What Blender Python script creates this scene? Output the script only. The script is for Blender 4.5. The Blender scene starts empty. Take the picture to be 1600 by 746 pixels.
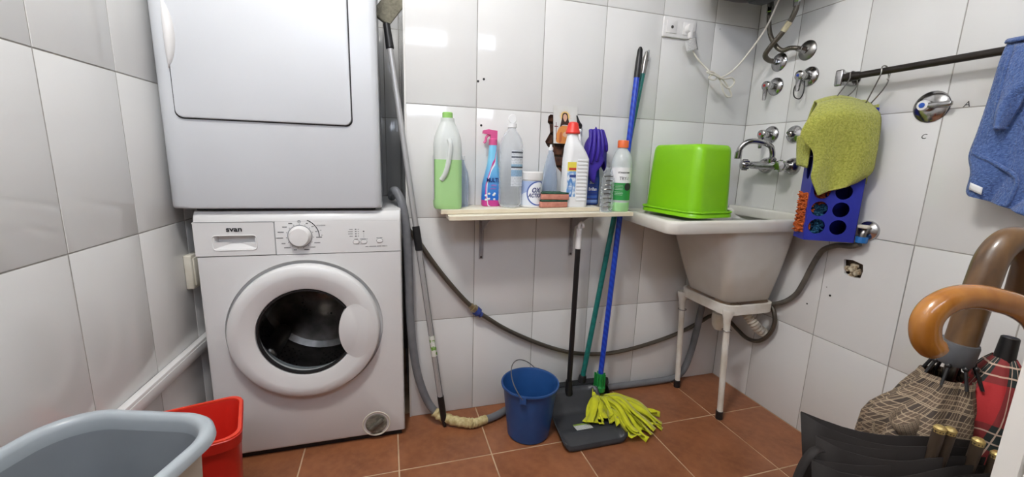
import bpy, bmesh, math, random
from mathutils import Vector, Matrix
random.seed(7)
PI = math.pi
S = bpy.context.scene
COL = S.collection

# ---------------------------------------------------------------- camera
FPX = 644.18
yaw, pitch, roll = 0.2942, 0.1895, 0.0312
CAM = Vector((-1.5449, -1.5381, 1.0281))
fw = Vector((math.sin(yaw) * math.cos(pitch), math.cos(yaw) * math.cos(pitch), -math.sin(pitch)))
rt0 = Vector((math.cos(yaw), -math.sin(yaw), 0))
up0 = rt0.cross(fw)
rt = math.cos(roll) * rt0 + math.sin(roll) * up0
up = -math.sin(roll) * rt0 + math.cos(roll) * up0
cd = bpy.data.cameras.new('camera'); cam = bpy.data.objects.new('camera', cd); COL.objects.link(cam)
m = Matrix((rt, up, -fw)).transposed().to_4x4(); m.translation = CAM
cam.matrix_world = m
cd.sensor_width = 36; cd.lens = FPX / 1600 * 36; cd.clip_start = 0.01
S.camera = cam

# ---------------------------------------------------------------- world, exposure
w = bpy.data.worlds.new('world'); S.world = w; w.use_nodes = True
w.node_tree.nodes['Background'].inputs[0].default_value = (0.75, 0.82, 0.9, 1)
w.node_tree.nodes['Background'].inputs[1].default_value = 0.5
vs = S.view_settings
vs.view_transform = 'Standard'; vs.look = 'None'; vs.exposure = 0.12; vs.gamma = 1; vs.use_curve_mapping = False
LAMP_STRENGTH = 108.0        # ceiling lamp diffuser
WINDOW_STRENGTH = 13.0       # daylight pane above the door behind the viewer

# ---------------------------------------------------------------- helpers: materials
def lin(c):
    return tuple((x / 255 / 12.92) if x / 255 <= .04045 else ((x / 255 + .055) / 1.055) ** 2.4 for x in c[:3])
class NT:
    def __init__(s, name):
        s.m = bpy.data.materials.new(name); s.m.use_nodes = True
        s.t = s.m.node_tree; s.n = s.t.nodes; s.b = s.n['Principled BSDF']; s.out = s.n['Material Output']
    def node(s, typ, **kw):
        n = s.n.new(typ)
        for k, v in kw.items(): setattr(n, k, v)
        return n
    def link(s, a, b): s.t.links.new(a, b)
    def val(s, sock, v):
        if hasattr(v, 'is_linked') or isinstance(v, bpy.types.NodeSocket): s.link(v, sock)
        else: sock.default_value = v
    def math(s, op, a, b=0.0, c=0.0):
        n = s.node('ShaderNodeMath', operation=op)
        s.val(n.inputs[0], a); s.val(n.inputs[1], b); s.val(n.inputs[2], c)
        return n.outputs[0]
    def mix(s, f, a, b):
        n = s.node('ShaderNodeMix', data_type='RGBA')
        s.val(n.inputs[0], f)
        for i, c in ((6, a), (7, b)):
            if isinstance(c, bpy.types.NodeSocket): s.link(c, n.inputs[i])
            else: n.inputs[i].default_value = (*lin(c), 1)
        return n.outputs[2]
    def noise(s, scale, detail=3, coord='Object', dist=0.0, stretch=None):
        tc = s.node('ShaderNodeTexCoord'); n = s.node('ShaderNodeTexNoise')
        n.inputs['Scale'].default_value = scale; n.inputs['Detail'].default_value = detail; n.inputs['Distortion'].default_value = dist
        src = tc.outputs[coord]
        if stretch:
            mp = s.node('ShaderNodeMapping'); mp.inputs['Scale'].default_value = stretch; s.link(src, mp.inputs[0]); src = mp.outputs[0]
        s.link(src, n.inputs['Vector']); return n.outputs[0]
    def ramp(s, f, lo, hi):
        n = s.node('ShaderNodeMapRange'); s.val(n.inputs[0], f); n.inputs[1].default_value = lo; n.inputs[2].default_value = hi
        return n.outputs[0]
    def bump(s, h, strength=.3, dist=.002):
        b = s.node('ShaderNodeBump'); b.inputs['Strength'].default_value = strength; b.inputs['Distance'].default_value = dist
        s.link(h, b.inputs['Height']); s.link(b.outputs[0], s.b.inputs['Normal'])
    def color(s, c):
        if isinstance(c, bpy.types.NodeSocket): s.link(c, s.b.inputs['Base Color'])
        else: s.b.inputs['Base Color'].default_value = (*lin(c), 1)
def mat(name, c, rough=.4, metal=0, spec=.5, c2=None, nscale=8, bump=0, bscale=60, bdist=.001, coat=0, lo=.35, hi=.7, sheen=0):
    t = NT(name)
    if c2 is not None: t.color(t.mix(t.ramp(t.noise(nscale), lo, hi), c, c2))
    else: t.color(c)
    t.b.inputs['Roughness'].default_value = rough; t.b.inputs['Metallic'].default_value = metal
    t.b.inputs['Specular IOR Level'].default_value = spec; t.b.inputs['Coat Weight'].default_value = coat
    t.b.inputs['Sheen Weight'].default_value = sheen
    if bump: t.bump(t.noise(bscale, 4), bump, bdist)
    return t.m
def translucent(name, c, rough=.3, fac=.45):
    t = NT(name); t.color(c); t.b.inputs['Roughness'].default_value = rough
    tr = t.node('ShaderNodeBsdfTranslucent'); tr.inputs[0].default_value = (*lin(c), 1)
    mx = t.node('ShaderNodeMixShader'); mx.inputs[0].default_value = fac
    t.link(t.b.outputs[0], mx.inputs[1]); t.link(tr.outputs[0], mx.inputs[2]); t.link(mx.outputs[0], t.out.inputs[0])
    return t.m
def clear(name, c=(245, 248, 250), clarity=.75, rough=.08, body=None):
    """thin clear plastic: mostly see-through with glossy reflections"""
    t = NT(name); t.color(body or c); t.b.inputs['Roughness'].default_value = rough
    tr = t.node('ShaderNodeBsdfTransparent'); tr.inputs[0].default_value = (*lin(c), 1)
    fr = t.node('ShaderNodeLayerWeight'); fr.inputs[0].default_value = .22
    f = t.math('MULTIPLY', t.math('SUBTRACT', 1.0, fr.outputs['Facing']), clarity)
    mx = t.node('ShaderNodeMixShader'); t.link(f, mx.inputs[0])
    t.link(t.b.outputs[0], mx.inputs[1]); t.link(tr.outputs[0], mx.inputs[2]); t.link(mx.outputs[0], t.out.inputs[0])
    return t.m
def emit(name, c, strength):
    t = NT(name); t.b.inputs['Emission Color'].default_value = (*lin(c), 1); t.b.inputs['Emission Strength'].default_value = strength
    t.color(c); return t.m
def bands(t, coord_sock, lines, width):
    """1 where frac coordinate is within width of any of the lines"""
    f = t.math('FRACT', coord_sock); acc = None
    for l in lines:
        d = t.math('LESS_THAN', t.math('ABSOLUTE', t.math('SUBTRACT', f, l)), width)
        acc = d if acc is None else t.math('MAXIMUM', acc, d)
    return acc
def plaid(name, base, dark, stripe, su, sv, wide=.2, fine=(.25, .75), fw=.015, rough=.8):
    t = NT(name); uv = t.node('ShaderNodeUVMap'); sp = t.node('ShaderNodeSeparateXYZ'); t.link(uv.outputs[0], sp.inputs[0])
    u = t.math('MULTIPLY', sp.outputs[0], su); v = t.math('MULTIPLY', sp.outputs[1], sv)
    bu, bv = bands(t, u, (.5,), wide), bands(t, v, (.5,), wide)
    k = t.math('MULTIPLY', t.math('ADD', bu, bv), .5)
    c = t.mix(k, base, dark)
    fu, fv = bands(t, u, fine, fw), bands(t, v, fine, fw)
    c = t.mix(t.math('MULTIPLY', t.math('MAXIMUM', fu, fv), .8), c, stripe)
    t.color(c); t.b.inputs['Roughness'].default_value = rough
    t.bump(t.noise(900, 2), .2, .0005)
    return t.m

# ---------------------------------------------------------------- helpers: meshes
ORG = {}
def tag(o, label, cat, group=None):
    o['label'] = label; o['category'] = cat
    if group: o['group'] = group
    return o
def thing(name, label, cat, loc, group=None):
    o = bpy.data.objects.new(name, None); COL.objects.link(o); o.location = loc; o.empty_display_size = .05
    ORG[o.name] = Vector(loc); return tag(o, label, cat, group)
class MB:
    """collects world-space geometry; build() links it as one mesh object"""
    def __init__(s): s.v = []; s.f = []; s.mi = []; s.uv = {}; s.cur = 0
    def add(s, vs, fs, uvs=None):
        o = len(s.v); s.v += [Vector(a) for a in vs]
        for i, f in enumerate(fs):
            s.f.append([a + o for a in f]); s.mi.append(s.cur)
        if uvs:
            for i, a in enumerate(uvs): s.uv[o + i] = a
        return s
    def box(s, a, b, bev=0.0, seg=2, xf=None):
        bm = bmesh.new(); bmesh.ops.create_cube(bm, size=1)
        c = [(a[i] + b[i]) / 2 for i in range(3)]; d = [abs(b[i] - a[i]) for i in range(3)]
        for v in bm.verts: v.co = Vector((c[0] + v.co.x * d[0], c[1] + v.co.y * d[1], c[2] + v.co.z * d[2]))
        if bev: bmesh.ops.bevel(bm, geom=bm.edges[:], offset=min(bev, min(d) * .49), segments=seg, profile=.5, affect='EDGES')
        return s.frombm(bm, xf)
    def frombm(s, bm, xf=None):
        bm.verts.ensure_lookup_table(); bm.verts.index_update()
        s.add([(xf @ v.co if xf else v.co.copy()) for v in bm.verts], [[v.index for v in f.verts] for f in bm.faces]); bm.free(); return s
    def loft(s, rings, closed=True, cap0=False, cap1=False, us=None, uvf=None):
        n = len(rings[0]); vs = [p for r in rings for p in r]; fs = []
        for i in range(len(rings) - 1):
            for j in range(n if closed else n - 1):
                k = (j + 1) % n; fs.append((i * n + j, i * n + k, (i + 1) * n + k, (i + 1) * n + j))
        if cap0: fs.append(tuple(range(n))[::-1])
        if cap1: fs.append(tuple((len(rings) - 1) * n + j for j in range(n)))
        uvs = None
        if uvf: uvs = [uvf(i, j) for i in range(len(rings)) for j in range(n)]
        return s.add(vs, fs, uvs)
    def lathe(s, base, axis, prof, seg=32, a0=0, a1=2 * PI, ref=None):
        """prof = [(r, h)] along axis from base"""
        base = Vector(base); ax = Vector(axis).normalized()
        u = Vector(ref) if ref else (Vector((0, 0, 1)) if abs(ax.z) < .9 else Vector((1, 0, 0)))
        u = (u - ax * u.dot(ax)).normalized(); v = ax.cross(u); full = abs(a1 - a0 - 2 * PI) < 1e-6
        n = seg if full else seg + 1
        rings = [[base + ax * h + (u * math.cos(a0 + (a1 - a0) * j / seg) + v * math.sin(a0 + (a1 - a0) * j / seg)) * max(r, 1e-5) for j in range(n)] for r, h in prof]
        return s.loft(rings, closed=full)
    def cyl(s, p, q, r, r2=None, seg=24, bev=0.0):
        p, q = Vector(p), Vector(q); L = (q - p).length; r2 = r if r2 is None else r2
        pr = [(0, 0), (r - bev, 0)] + ([(r, bev), (r2, L - bev)] if bev else [(r2, L)]) + [(r2 - bev, L), (0, L)]
        if not bev: pr = [(0, 0), (r, 0), (r2, L), (0, L)]
        return s.lathe(p, q - p, pr, seg)
    def tube(s, pts, r, seg=12, sm=8, caps=True, closed=False):
        P = smooth(pts, sm, closed) if sm else [Vector(p) for p in pts]
        N = len(P); rr = r if callable(r) else (lambda t: r)
        T = [((P[(i + 1) % N] if closed else P[min(i + 1, N - 1)]) - (P[i - 1] if (closed or i) else P[0])).normalized() for i in range(N)]
        u = T[0].orthogonal().normalized(); rings = []
        for i in range(N):
            u = (u - T[i] * u.dot(T[i])).normalized(); v = T[i].cross(u)
            ri = rr(i / (N - 1)); rings.append([P[i] + (u * math.cos(2 * PI * j / seg) + v * math.sin(2 * PI * j / seg)) * ri for j in range(seg)])
        if closed: rings.append(rings[0])
        return s.loft(rings, True, caps and not closed, caps and not closed)
    def sphere(s, c, r, seg=16, rings=10):
        c = Vector(c); r = Vector(r) if not isinstance(r, (int, float)) else Vector((r, r, r))
        R = [[c + Vector((math.sin(a) * math.cos(2 * PI * j / seg) * r.x, math.sin(a) * math.sin(2 * PI * j / seg) * r.y, math.cos(a) * r.z)) for j in range(seg)]
             for a in [1e-4 + (PI - 2e-4) * i / rings for i in range(rings + 1)]]
        return s.loft(R[::-1])
    def grid(s, fn, nu, nv, uv=True):
        vs = [fn(i / nu, j / nv) for i in range(nu + 1) for j in range(nv + 1)]
        fs = [(i * (nv + 1) + j, i * (nv + 1) + j + 1, (i + 1) * (nv + 1) + j + 1, (i + 1) * (nv + 1) + j) for i in range(nu) for j in range(nv)]
        return s.add(vs, fs, [(i / nu, j / nv) for i in range(nu + 1) for j in range(nv + 1)] if uv else None)
    def prism(s, poly, vec):
        n = len(poly); vec = Vector(vec); A = [Vector(p) for p in poly]; B = [p + vec for p in A]
        return s.add(A + B, [tuple(range(n))[::-1], tuple(range(n, 2 * n))] + [(i, (i + 1) % n, n + (i + 1) % n, n + i) for i in range(n)])
    def text(s, txt, size, fn, align='CENTER', shear=0, bold=0.0, cond=1.0):
        """flat lettering, mapped by fn(x, y) -> world point"""
        cu = bpy.data.curves.new('lettering', 'FONT'); cu.body = txt; cu.size = size; cu.align_x = align; cu.align_y = 'CENTER'; cu.shear = shear; cu.offset = bold
        cu.resolution_u = 3
        o = bpy.data.objects.new('lettering', cu); COL.objects.link(o)
        dg = bpy.context.evaluated_depsgraph_get(); me = bpy.data.meshes.new_from_object(o.evaluated_get(dg))
        bpy.data.objects.remove(o); bpy.data.curves.remove(cu)
        s.add([fn(v.co.x * cond, v.co.y) for v in me.vertices], [list(p.vertices) for p in me.polygons]); bpy.data.meshes.remove(me)
        return s
    def build(s, name, mats, parent=None, smooth_=True, angle=35, org=None, solid=0, subd=0, fixn=True):
        if not isinstance(mats, (list, tuple)): mats = [mats]
        if org is not None: O = Vector(org)
        elif parent is not None: O = ORG[parent.name]
        else:
            n = len(s.v); O = Vector((sum(v.x for v in s.v) / n, sum(v.y for v in s.v) / n, min(v.z for v in s.v)))
        me = bpy.data.meshes.new(name); me.from_pydata([v - O for v in s.v], [], s.f)
        for mm in mats: me.materials.append(mm)
        if len(mats) > 1: me.polygons.foreach_set('material_index', s.mi)
        if s.uv:
            ul = me.uv_layers.new(name='UVMap')
            for lp in me.loops: ul.data[lp.index].uv = s.uv.get(lp.vertex_index, (0, 0))
        if fixn:
            bm = bmesh.new(); bm.from_mesh(me); bmesh.ops.recalc_face_normals(bm, faces=bm.faces); bm.to_mesh(me); bm.free()
        if smooth_:
            me.polygons.foreach_set('use_smooth', [True] * len(me.polygons)); me.set_sharp_from_angle(angle=math.radians(angle))
        me.update()
        o = bpy.data.objects.new(name, me); COL.objects.link(o)
        if parent is not None:
            o.parent = parent; ORG[o.name] = O
            if org is not None: o.location = O - ORG[parent.name]
        else: o.location = O; ORG[o.name] = O
        if solid:
            md = o.modifiers.new('thickness', 'SOLIDIFY'); md.thickness = solid; md.offset = 0
        if subd:
            md = o.modifiers.new('round', 'SUBSURF'); md.levels = subd; md.render_levels = subd
        return o
def smooth(pts, k=8, closed=False):
    P = [Vector(p) for p in pts]; n = len(P); out = []
    for i in range(n if closed else n - 1):
        p0 = P[i - 1] if (closed or i) else P[0] * 2 - P[1]; p1 = P[i]; p2 = P[(i + 1) % n]
        p3 = P[(i + 2) % n] if (closed or i + 2 < n) else P[-1] * 2 - P[-2]
        for j in range(k):
            t = j / k
            out.append(.5 * ((2 * p1) + (p2 - p0) * t + (2 * p0 - 5 * p1 + 4 * p2 - p3) * t * t + (3 * p1 - p0 - 3 * p2 + p3) * t ** 3))
    if not closed: out.append(P[-1])
    return out
def interp(pts, t):
    """piecewise linear through tuples, t in 0..1"""
    x = t * (len(pts) - 1); i = min(int(x), len(pts) - 2); f = x - i
    return tuple(a + (b - a) * f for a, b in zip(pts[i], pts[i + 1]))
def interp_s(pts, t):
    x = t * (len(pts) - 1); i = min(int(x), len(pts) - 2); f = x - i
    g = lambda k: Vector(pts[max(0, min(len(pts) - 1, k))])
    p0, p1, p2, p3 = g(i - 1), g(i), g(i + 1), g(i + 2)
    return .5 * ((2 * p1) + (p2 - p0) * f + (2 * p0 - 5 * p1 + 4 * p2 - p3) * f * f + (3 * p1 - p0 - 3 * p2 + p3) * f ** 3)
def rr_ring(cx, cy, hx, hy, r, n=8, rot=0):
    """rounded rectangle, list of (x,y); 4*(n+1) points"""
    out = []; r = min(r, hx * .999, hy * .999)
    for q, (sx, sy) in enumerate(((1, 1), (-1, 1), (-1, -1), (1, -1))):
        for k in range(n + 1):
            a = q * PI / 2 + k / n * PI / 2
            x, y = sx * (hx - r) + r * math.cos(a), sy * (hy - r) + r * math.sin(a)
            out.append((cx + x * math.cos(rot) - y * math.sin(rot), cy + x * math.sin(rot) + y * math.cos(rot)))
    return out
def bottle(secs, rot=0, n=6):
    """secs: (z, cx, cy, hx, hy, r) -> rings"""
    return [[Vector((x, y, z)) for x, y in rr_ring(cx, cy, hx, hy, r, n, rot)] for z, cx, cy, hx, hy, r in secs]
def struct(o): o['kind'] = 'structure'; return o
def wraptxt(cx, cy, r, a_mid, z):
    """map flat (x,y) onto a vertical cylinder; a_mid: angle of the middle (0 = facing -y)"""
    return lambda x, y: Vector((cx + r * math.sin(a_mid + x / r), cy - r * math.cos(a_mid + x / r), z + y))

# ---------------------------------------------------------------- materials
def tile_mat(name, c, c2, rough):
    t = NT(name)
    oi = t.node('ShaderNodeObjectInfo')
    k = t.math('ADD', t.math('MULTIPLY', t.ramp(t.noise(3, 4), .3, .7), .6), t.math('MULTIPLY', oi.outputs['Random'], .2))
    t.color(t.mix(k, c, c2)); t.b.inputs['Roughness'].default_value = rough
    t.bump(t.noise(5, 2), .1, .003); return t.m
M_TILE = tile_mat('white_glazed_tile', (229, 229, 228), (223, 223, 221), .09)
M_GROUT = mat('wall_grout', (152, 150, 146), .9, c2=(176, 173, 166), nscale=20)
def floor_mat():
    t = NT('terracotta_tile'); oi = t.node('ShaderNodeObjectInfo')
    n1 = t.ramp(t.noise(7, 6, dist=.6), .32, .72); n2 = t.ramp(t.noise(38, 4), .4, .75)
    c = t.mix(n1, (158, 100, 66), (126, 78, 52)); c = t.mix(t.math('MULTIPLY', n2, .45), c, (176, 118, 80))
    c = t.mix(t.math('MULTIPLY', oi.outputs['Random'], .3), c, (110, 68, 46)); t.color(c)
    t.b.inputs['Roughness'].default_value = .33; t.bump(t.noise(30, 4), .15, .002); return t.m
M_FLOOR = floor_mat()
M_FGROUT = mat('floor_grout', (205, 178, 146), .9, c2=(180, 150, 120), nscale=12)
M_PAINT = mat('white_paint', (232, 231, 227), .7)
M_WENAMEL = mat('white_enamel', (226, 226, 226), .28, c2=(220, 220, 219), nscale=2)
M_DENAMEL = mat('cool_white_enamel', (214, 217, 221), .3, c2=(208, 211, 215), nscale=2)
M_WPLAST = mat('white_plastic', (232, 231, 230), .35)
M_OFFW = mat('aged_white_plastic', (222, 218, 204), .45, c2=(205, 198, 180), nscale=15)
M_GREYP = mat('grey_plastic', (150, 152, 154), .45)
M_DARK = mat('dark_gap', (26, 26, 28), .6)
M_INK = mat('dark_print', (40, 40, 44), .6)
M_NAVY = mat('navy_print', (24, 34, 110), .5)
M_BLACK = mat('black_plastic', (26, 26, 28), .4)
M_CHROME = mat('chrome', (196, 196, 198), .16, 1, c2=(150, 148, 145), nscale=30)
M_STEEL = mat('steel', (150, 148, 145), .32, 1)
M_DSTEEL = mat('dark_steel', (110, 108, 104), .3, 1)
M_GLASS = clear('door_glass', (240, 242, 242), .97, .03, (24, 24, 26))
M_GASKET = mat('grey_rubber', (126, 132, 136), .35)
M_CLEAR = clear('clear_plastic', (250, 252, 254), .92, .06, (232, 236, 240))
M_CLEARB = clear('clear_blue_plastic', (236, 242, 250), .88, .1, (222, 232, 244))
M_WHITE = mat('white_label', (236, 237, 238), .5)
M_RED = mat('red_plastic', (206, 36, 24), .38, c2=(188, 28, 18), nscale=6)

# ---------------------------------------------------------------- the setting
ZC = 2.5                                        # ceiling
COLB = [0.0, -.2256] + [-.2256 - .2511 * k for k in range(1, 6)]             # joints of the back wall
ROWS = [0.0, .404, .8065, 1.209, 1.6115, 2.014, 2.4165, ZC]                  # shared tile courses
J = .0013                                       # half joint
TM = {}
def tile_mesh(w_, h_, axis, key, mt, thick=.008, bev=.0012):
    """tile lying in a vertical plane; front at local 0 facing -axis"""
    k = (key, round(w_, 4), round(h_, 4))
    if k in TM: return TM[k]
    bm = bmesh.new(); bmesh.ops.create_cube(bm, size=1)
    for v in bm.verts: v.co = Vector((v.co.x * w_, (v.co.y + .5) * thick, v.co.z * h_))
    ed = [e for e in bm.edges if all(abs(v.co.y) < 1e-6 for v in e.verts)]
    bmesh.ops.bevel(bm, geom=ed, offset=bev, segments=2, profile=.5, affect='EDGES')
    me = bpy.data.meshes.new('tile'); bm.to_mesh(me); bm.free(); me.materials.append(mt)
    me.polygons.foreach_set('use_smooth', [True] * len(me.polygons)); me.set_sharp_from_angle(angle=math.radians(25))
    TM[k] = me; return me
def tile_wall(wall, us, zs, origin, rotz, skip=()):
    """us: joint positions along local x of the wall, tiles face local -y"""
    for i in range(len(us) - 1):
        for j in range(len(zs) - 1):
            if (i, j) in skip: continue
            u0, u1, z0, z1 = us[i], us[i + 1], zs[j], zs[j + 1]
            if u1 - u0 < .012 or z1 - z0 < .012: continue
            o = bpy.data.objects.new('tile', tile_mesh(u1 - u0 - 2 * J, z1 - z0 - 2 * J, 'y', 'w', M_TILE)); COL.objects.link(o)
            o.parent = wall; o.location = ((u0 + u1) / 2, 0, (z0 + z1) / 2)
            o.rotation_euler = (random.uniform(-1, 1) * .0022, 0, random.uniform(-1, 1) * .0022)
def wall_obj(name, u0, u1, z0, z1, void=None):
    """grout face 1.3 mm behind the tile faces, leaving a void cell where the wall is broken open"""
    b = MB(); g0, g1 = .0009, .03
    if void:
        a0, a1, c0, c1 = void
        b.box((u0, g0, z0), (a0, g1, z1)); b.box((a1, g0, z0), (u1, g1, z1)); b.box((a0, g0, z0), (a1, g1, c0)); b.box((a0, g0, c1), (a1, g1, z1))
        b.box((u0, g1, z0), (u1, .08, z1))
    else: b.box((u0, g0, z0), (u1, .08, z1))
    o = b.build(name, M_GROUT, smooth_=False, org=(0, 0, 0)); return struct(o)

# back wall
ub = sorted(COLB)
wall_back = wall_obj('wall_back', ub[0], .08, 0, ZC, (-.9789, -.7278, .8065, 1.209))
tile_wall(wall_back, ub, ROWS, None, 0, skip={(2, 2)})
# right wall: local x runs along -y of the world
ur = [0, .2] + [.2 + .2516 * k for k in range(1, 10)] + [2.5]
wall_right = wall_obj('wall_right', 0, 2.5, 0, ZC, (.4516, .7032, .404, .8065))
wall_right.rotation_euler = (0, 0, -PI / 2)
tile_wall(wall_right, ur, ROWS, None, 0, skip={(2, 1)})
# left wall: turned a little, local x runs deeper into the alcove
LA = .0413
wall_left = wall_obj('wall_left', -2.55, .64, 0, ZC)
wall_left.rotation_euler = (0, 0, PI / 2 - LA); wall_left.location = (-2.1652, 0, 0)
ul = sorted([-.4773 + .2369 * k for k in range(-8, 5)] + [-2.5])
tile_wall(wall_left, ul, ROWS, None, 0)
# the alcove the machines stand in
wall_as = wall_obj('wall_alcove_side', -.62, -.0095, 0, ZC)          # faces -x
wall_as.rotation_euler = (0, 0, -PI / 2); wall_as.location = (-1.4811, 0, 0)
tile_wall(wall_as, [-.62, -.51, -.26, -.0085], ROWS, None, 0)
wall_ab = wall_obj('wall_alcove_back', -2.3, -1.4, 0, ZC); wall_ab.location = (0, .62, 0)
tile_wall(wall_ab, [-2.3, -2.05, -1.8, -1.55, -1.4811], ROWS, None, 0)
struct(MB().box((-1.4845, -.0018, 0), (-1.478, .006, ZC), .001).build('trim_1', M_PAINT, org=(0, 0, 0)))
# unseen wall behind the viewer with a fanlight, darkened to cut bounced light
YF = -2.05
b = MB(); b.box((-2.35, YF - .1, 0), (.1, YF, 1.9)); b.box((-2.35, YF - .1, 2.2), (.1, YF, ZC)); b.box((-2.35, YF - .1, 1.9), (-2.05, YF, 2.2)); b.box((-.95, YF - .1, 1.9), (.1, YF, 2.2))
struct(b.build('wall_front', mat('bounce_cutting_wall', (96, 78, 64), .6, c2=(80, 64, 52), nscale=4), smooth_=False, org=(0, 0, 0)))
win = struct(MB().box((-2.05, YF - .07, 1.9), (-.95, YF - .06, 2.2)).build('window_1', emit('daylight_pane', (225, 236, 255), WINDOW_STRENGTH), org=(-1.5, YF, 1.9)))
b = MB(); b.box((-2.05, YF - .06, 1.9), (-.95, YF - .02, 1.93)); b.box((-2.05, YF - .06, 2.17), (-.95, YF - .02, 2.2)); b.box((-2.05, YF - .06, 1.9), (-2.02, YF - .02, 2.2)); b.box((-.98, YF - .06, 1.9), (-.95, YF - .02, 2.2)); b.box((-1.515, YF - .06, 1.93), (-1.485, YF - .02, 2.17))
b.build('window_frame', M_PAINT, win)
struct(MB().box((-2.4, -2.6, ZC), (.1, .8, ZC + .1)).build('ceiling', M_PAINT, org=(0, 0, 0)))
# floor
floor = struct(MB().box((-2.4, -2.6, -.06), (.1, .8, -.0012)).build('floor', M_FGROUT, org=(0, 0, 0)))
FT = .3166
xs = [-1.2164 + FT * k for k in range(-4, 5)]; ys = [-.2888 + FT * k for k in range(-7, 4)]
xs = [-2.30] + [x for x in xs if -2.29 < x < -.01] + [-.001]; ys = [-2.45] + [y for y in ys if -2.44 < y < .61] + [.62]
def floor_tile(x0, x1, y0, y1):
    g = .0022; k = ('f', round(x1 - x0, 4), round(y1 - y0, 4))
    if k not in TM:
        bm = bmesh.new(); bmesh.ops.create_cube(bm, size=1)
        for v in bm.verts: v.co = Vector((v.co.x * (x1 - x0 - 2 * g), v.co.y * (y1 - y0 - 2 * g), (v.co.z - .5) * .009))
        bmesh.ops.bevel(bm, geom=[e for e in bm.edges if all(abs(v.co.z) < 1e-6 for v in e.verts)], offset=.0012, segments=2, profile=.5, affect='EDGES')
        me = bpy.data.meshes.new('floor_tile'); bm.to_mesh(me); bm.free(); me.materials.append(M_FLOOR); TM[k] = me
    o = bpy.data.objects.new('floor_tile', TM[k]); COL.objects.link(o); o.parent = floor; o.location = ((x0 + x1) / 2, (y0 + y1) / 2, 0)
    o.rotation_euler = (0, 0, 0)
for i in range(len(xs) - 1):
    for j in range(len(ys) - 1):
        if ys[j + 1] - ys[j] < .012 or xs[i + 1] - xs[i] < .012: continue
        if ys[j] > .02 and xs[i + 1] > -1.3: continue
        floor_tile(xs[i], xs[i + 1], ys[j], ys[j + 1])

# broken tile of the back wall, brickwork showing
def holed_tile(rect, hole, xf, name, parent, n_out=10):
    """rect (u0,u1,z0,z1) with an irregular opening; plane coordinates to world by xf(u, depth, z)"""
    u0, u1, z0, z1 = rect; cu = sum(p[0] for p in hole) / len(hole); cz = sum(p[1] for p in hole) / len(hole)
    H = []; nh = len(hole)
    for i in range(nh):
        for k in range(3):
            a, c = hole[i], hole[(i + 1) % nh]; t = k / 3
            H.append((a[0] + (c[0] - a[0]) * t, a[1] + (c[1] - a[1]) * t))
    bm = bmesh.new()
    def loop(pts): 
        vs = [bm.verts.new((p[0], 0, p[1])) for p in pts]; return [bm.edges.new((vs[i], vs[(i + 1) % len(vs)])) for i in range(len(vs))]
    e = loop([(u0, z0), (u1, z0), (u1, z1), (u0, z1)]) + loop(H)
    bmesh.ops.triangle_fill(bm, edges=e, use_beauty=True, use_dissolve=False)
    # keep only faces outside the opening
    def inside(x, z):
        c = False; j = len(H) - 1
        for i in range(len(H)):
            if (H[i][1] > z) != (H[j][1] > z) and x < (H[j][0] - H[i][0]) * (z - H[i][1]) / (H[j][1] - H[i][1]) + H[i][0]: c = not c
            j = i
        return c
    bad = [f for f in bm.faces if inside(f.calc_center_median().x, f.calc_center_median().z)]
    bmesh.ops.delete(bm, geom=bad, context='FACES_ONLY')
    r = bmesh.ops.extrude_face_region(bm, geom=bm.faces[:])
    for v in r['geom']:
        if isinstance(v, bmesh.types.BMVert): v.co.y += .011
    b = MB(); bm.verts.ensure_lookup_table(); bm.verts.index_update()
    b.add([xf(v.co.x, v.co.y, v.co.z) for v in bm.verts], [[v.index for v in f.verts] for f in bm.faces]); bm.free()
    return b.build(name, M_TILE, parent, smooth_=False)
idw = lambda u, d, z: Vector((u, d, z))
hole = [(-.948, 1.195), (-.94, 1.203), (-.86, 1.2), (-.842, 1.17), (-.85, 1.12), (-.846, 1.05), (-.858, .985), (-.868, .932), (-.88, .936), (-.884, .985), (-.905, 1.005), (-.92, 1.06), (-.948, 1.085), (-.957, 1.1), (-.938, 1.135), (-.942, 1.165), (-.95, 1.172)]
ht = holed_tile((-.9789 + J, -.7278 - J, .8065 + J, 1.209 - J), hole, idw, 'tile', wall_back)
ht['label'] = 'cracked wall tile with a ragged opening'
M_MORTAR = mat('old_mortar', (120, 104, 88), .95, c2=(86, 72, 60), nscale=40, bump=.6, bscale=120)
M_BRICK = mat('exposed_brick', (104, 66, 46), .9, c2=(62, 42, 34), nscale=45, bump=.7, bscale=140)
MB().box((-.98, .024, .805), (-.727, .04, 1.21)).build('mortar', M_MORTAR, wall_back)
for k in range(7):
    z = .925 + k * .042
    for x0, x1 in (((-.975, -.875), (-.868, -.735)) if k % 2 else ((-.975, -.92), (-.912, -.80))):
        MB().box((x0, .010 + random.random() * .005, z), (x1, .03, z + .033), .004).build('brick', M_BRICK, wall_back)
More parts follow.
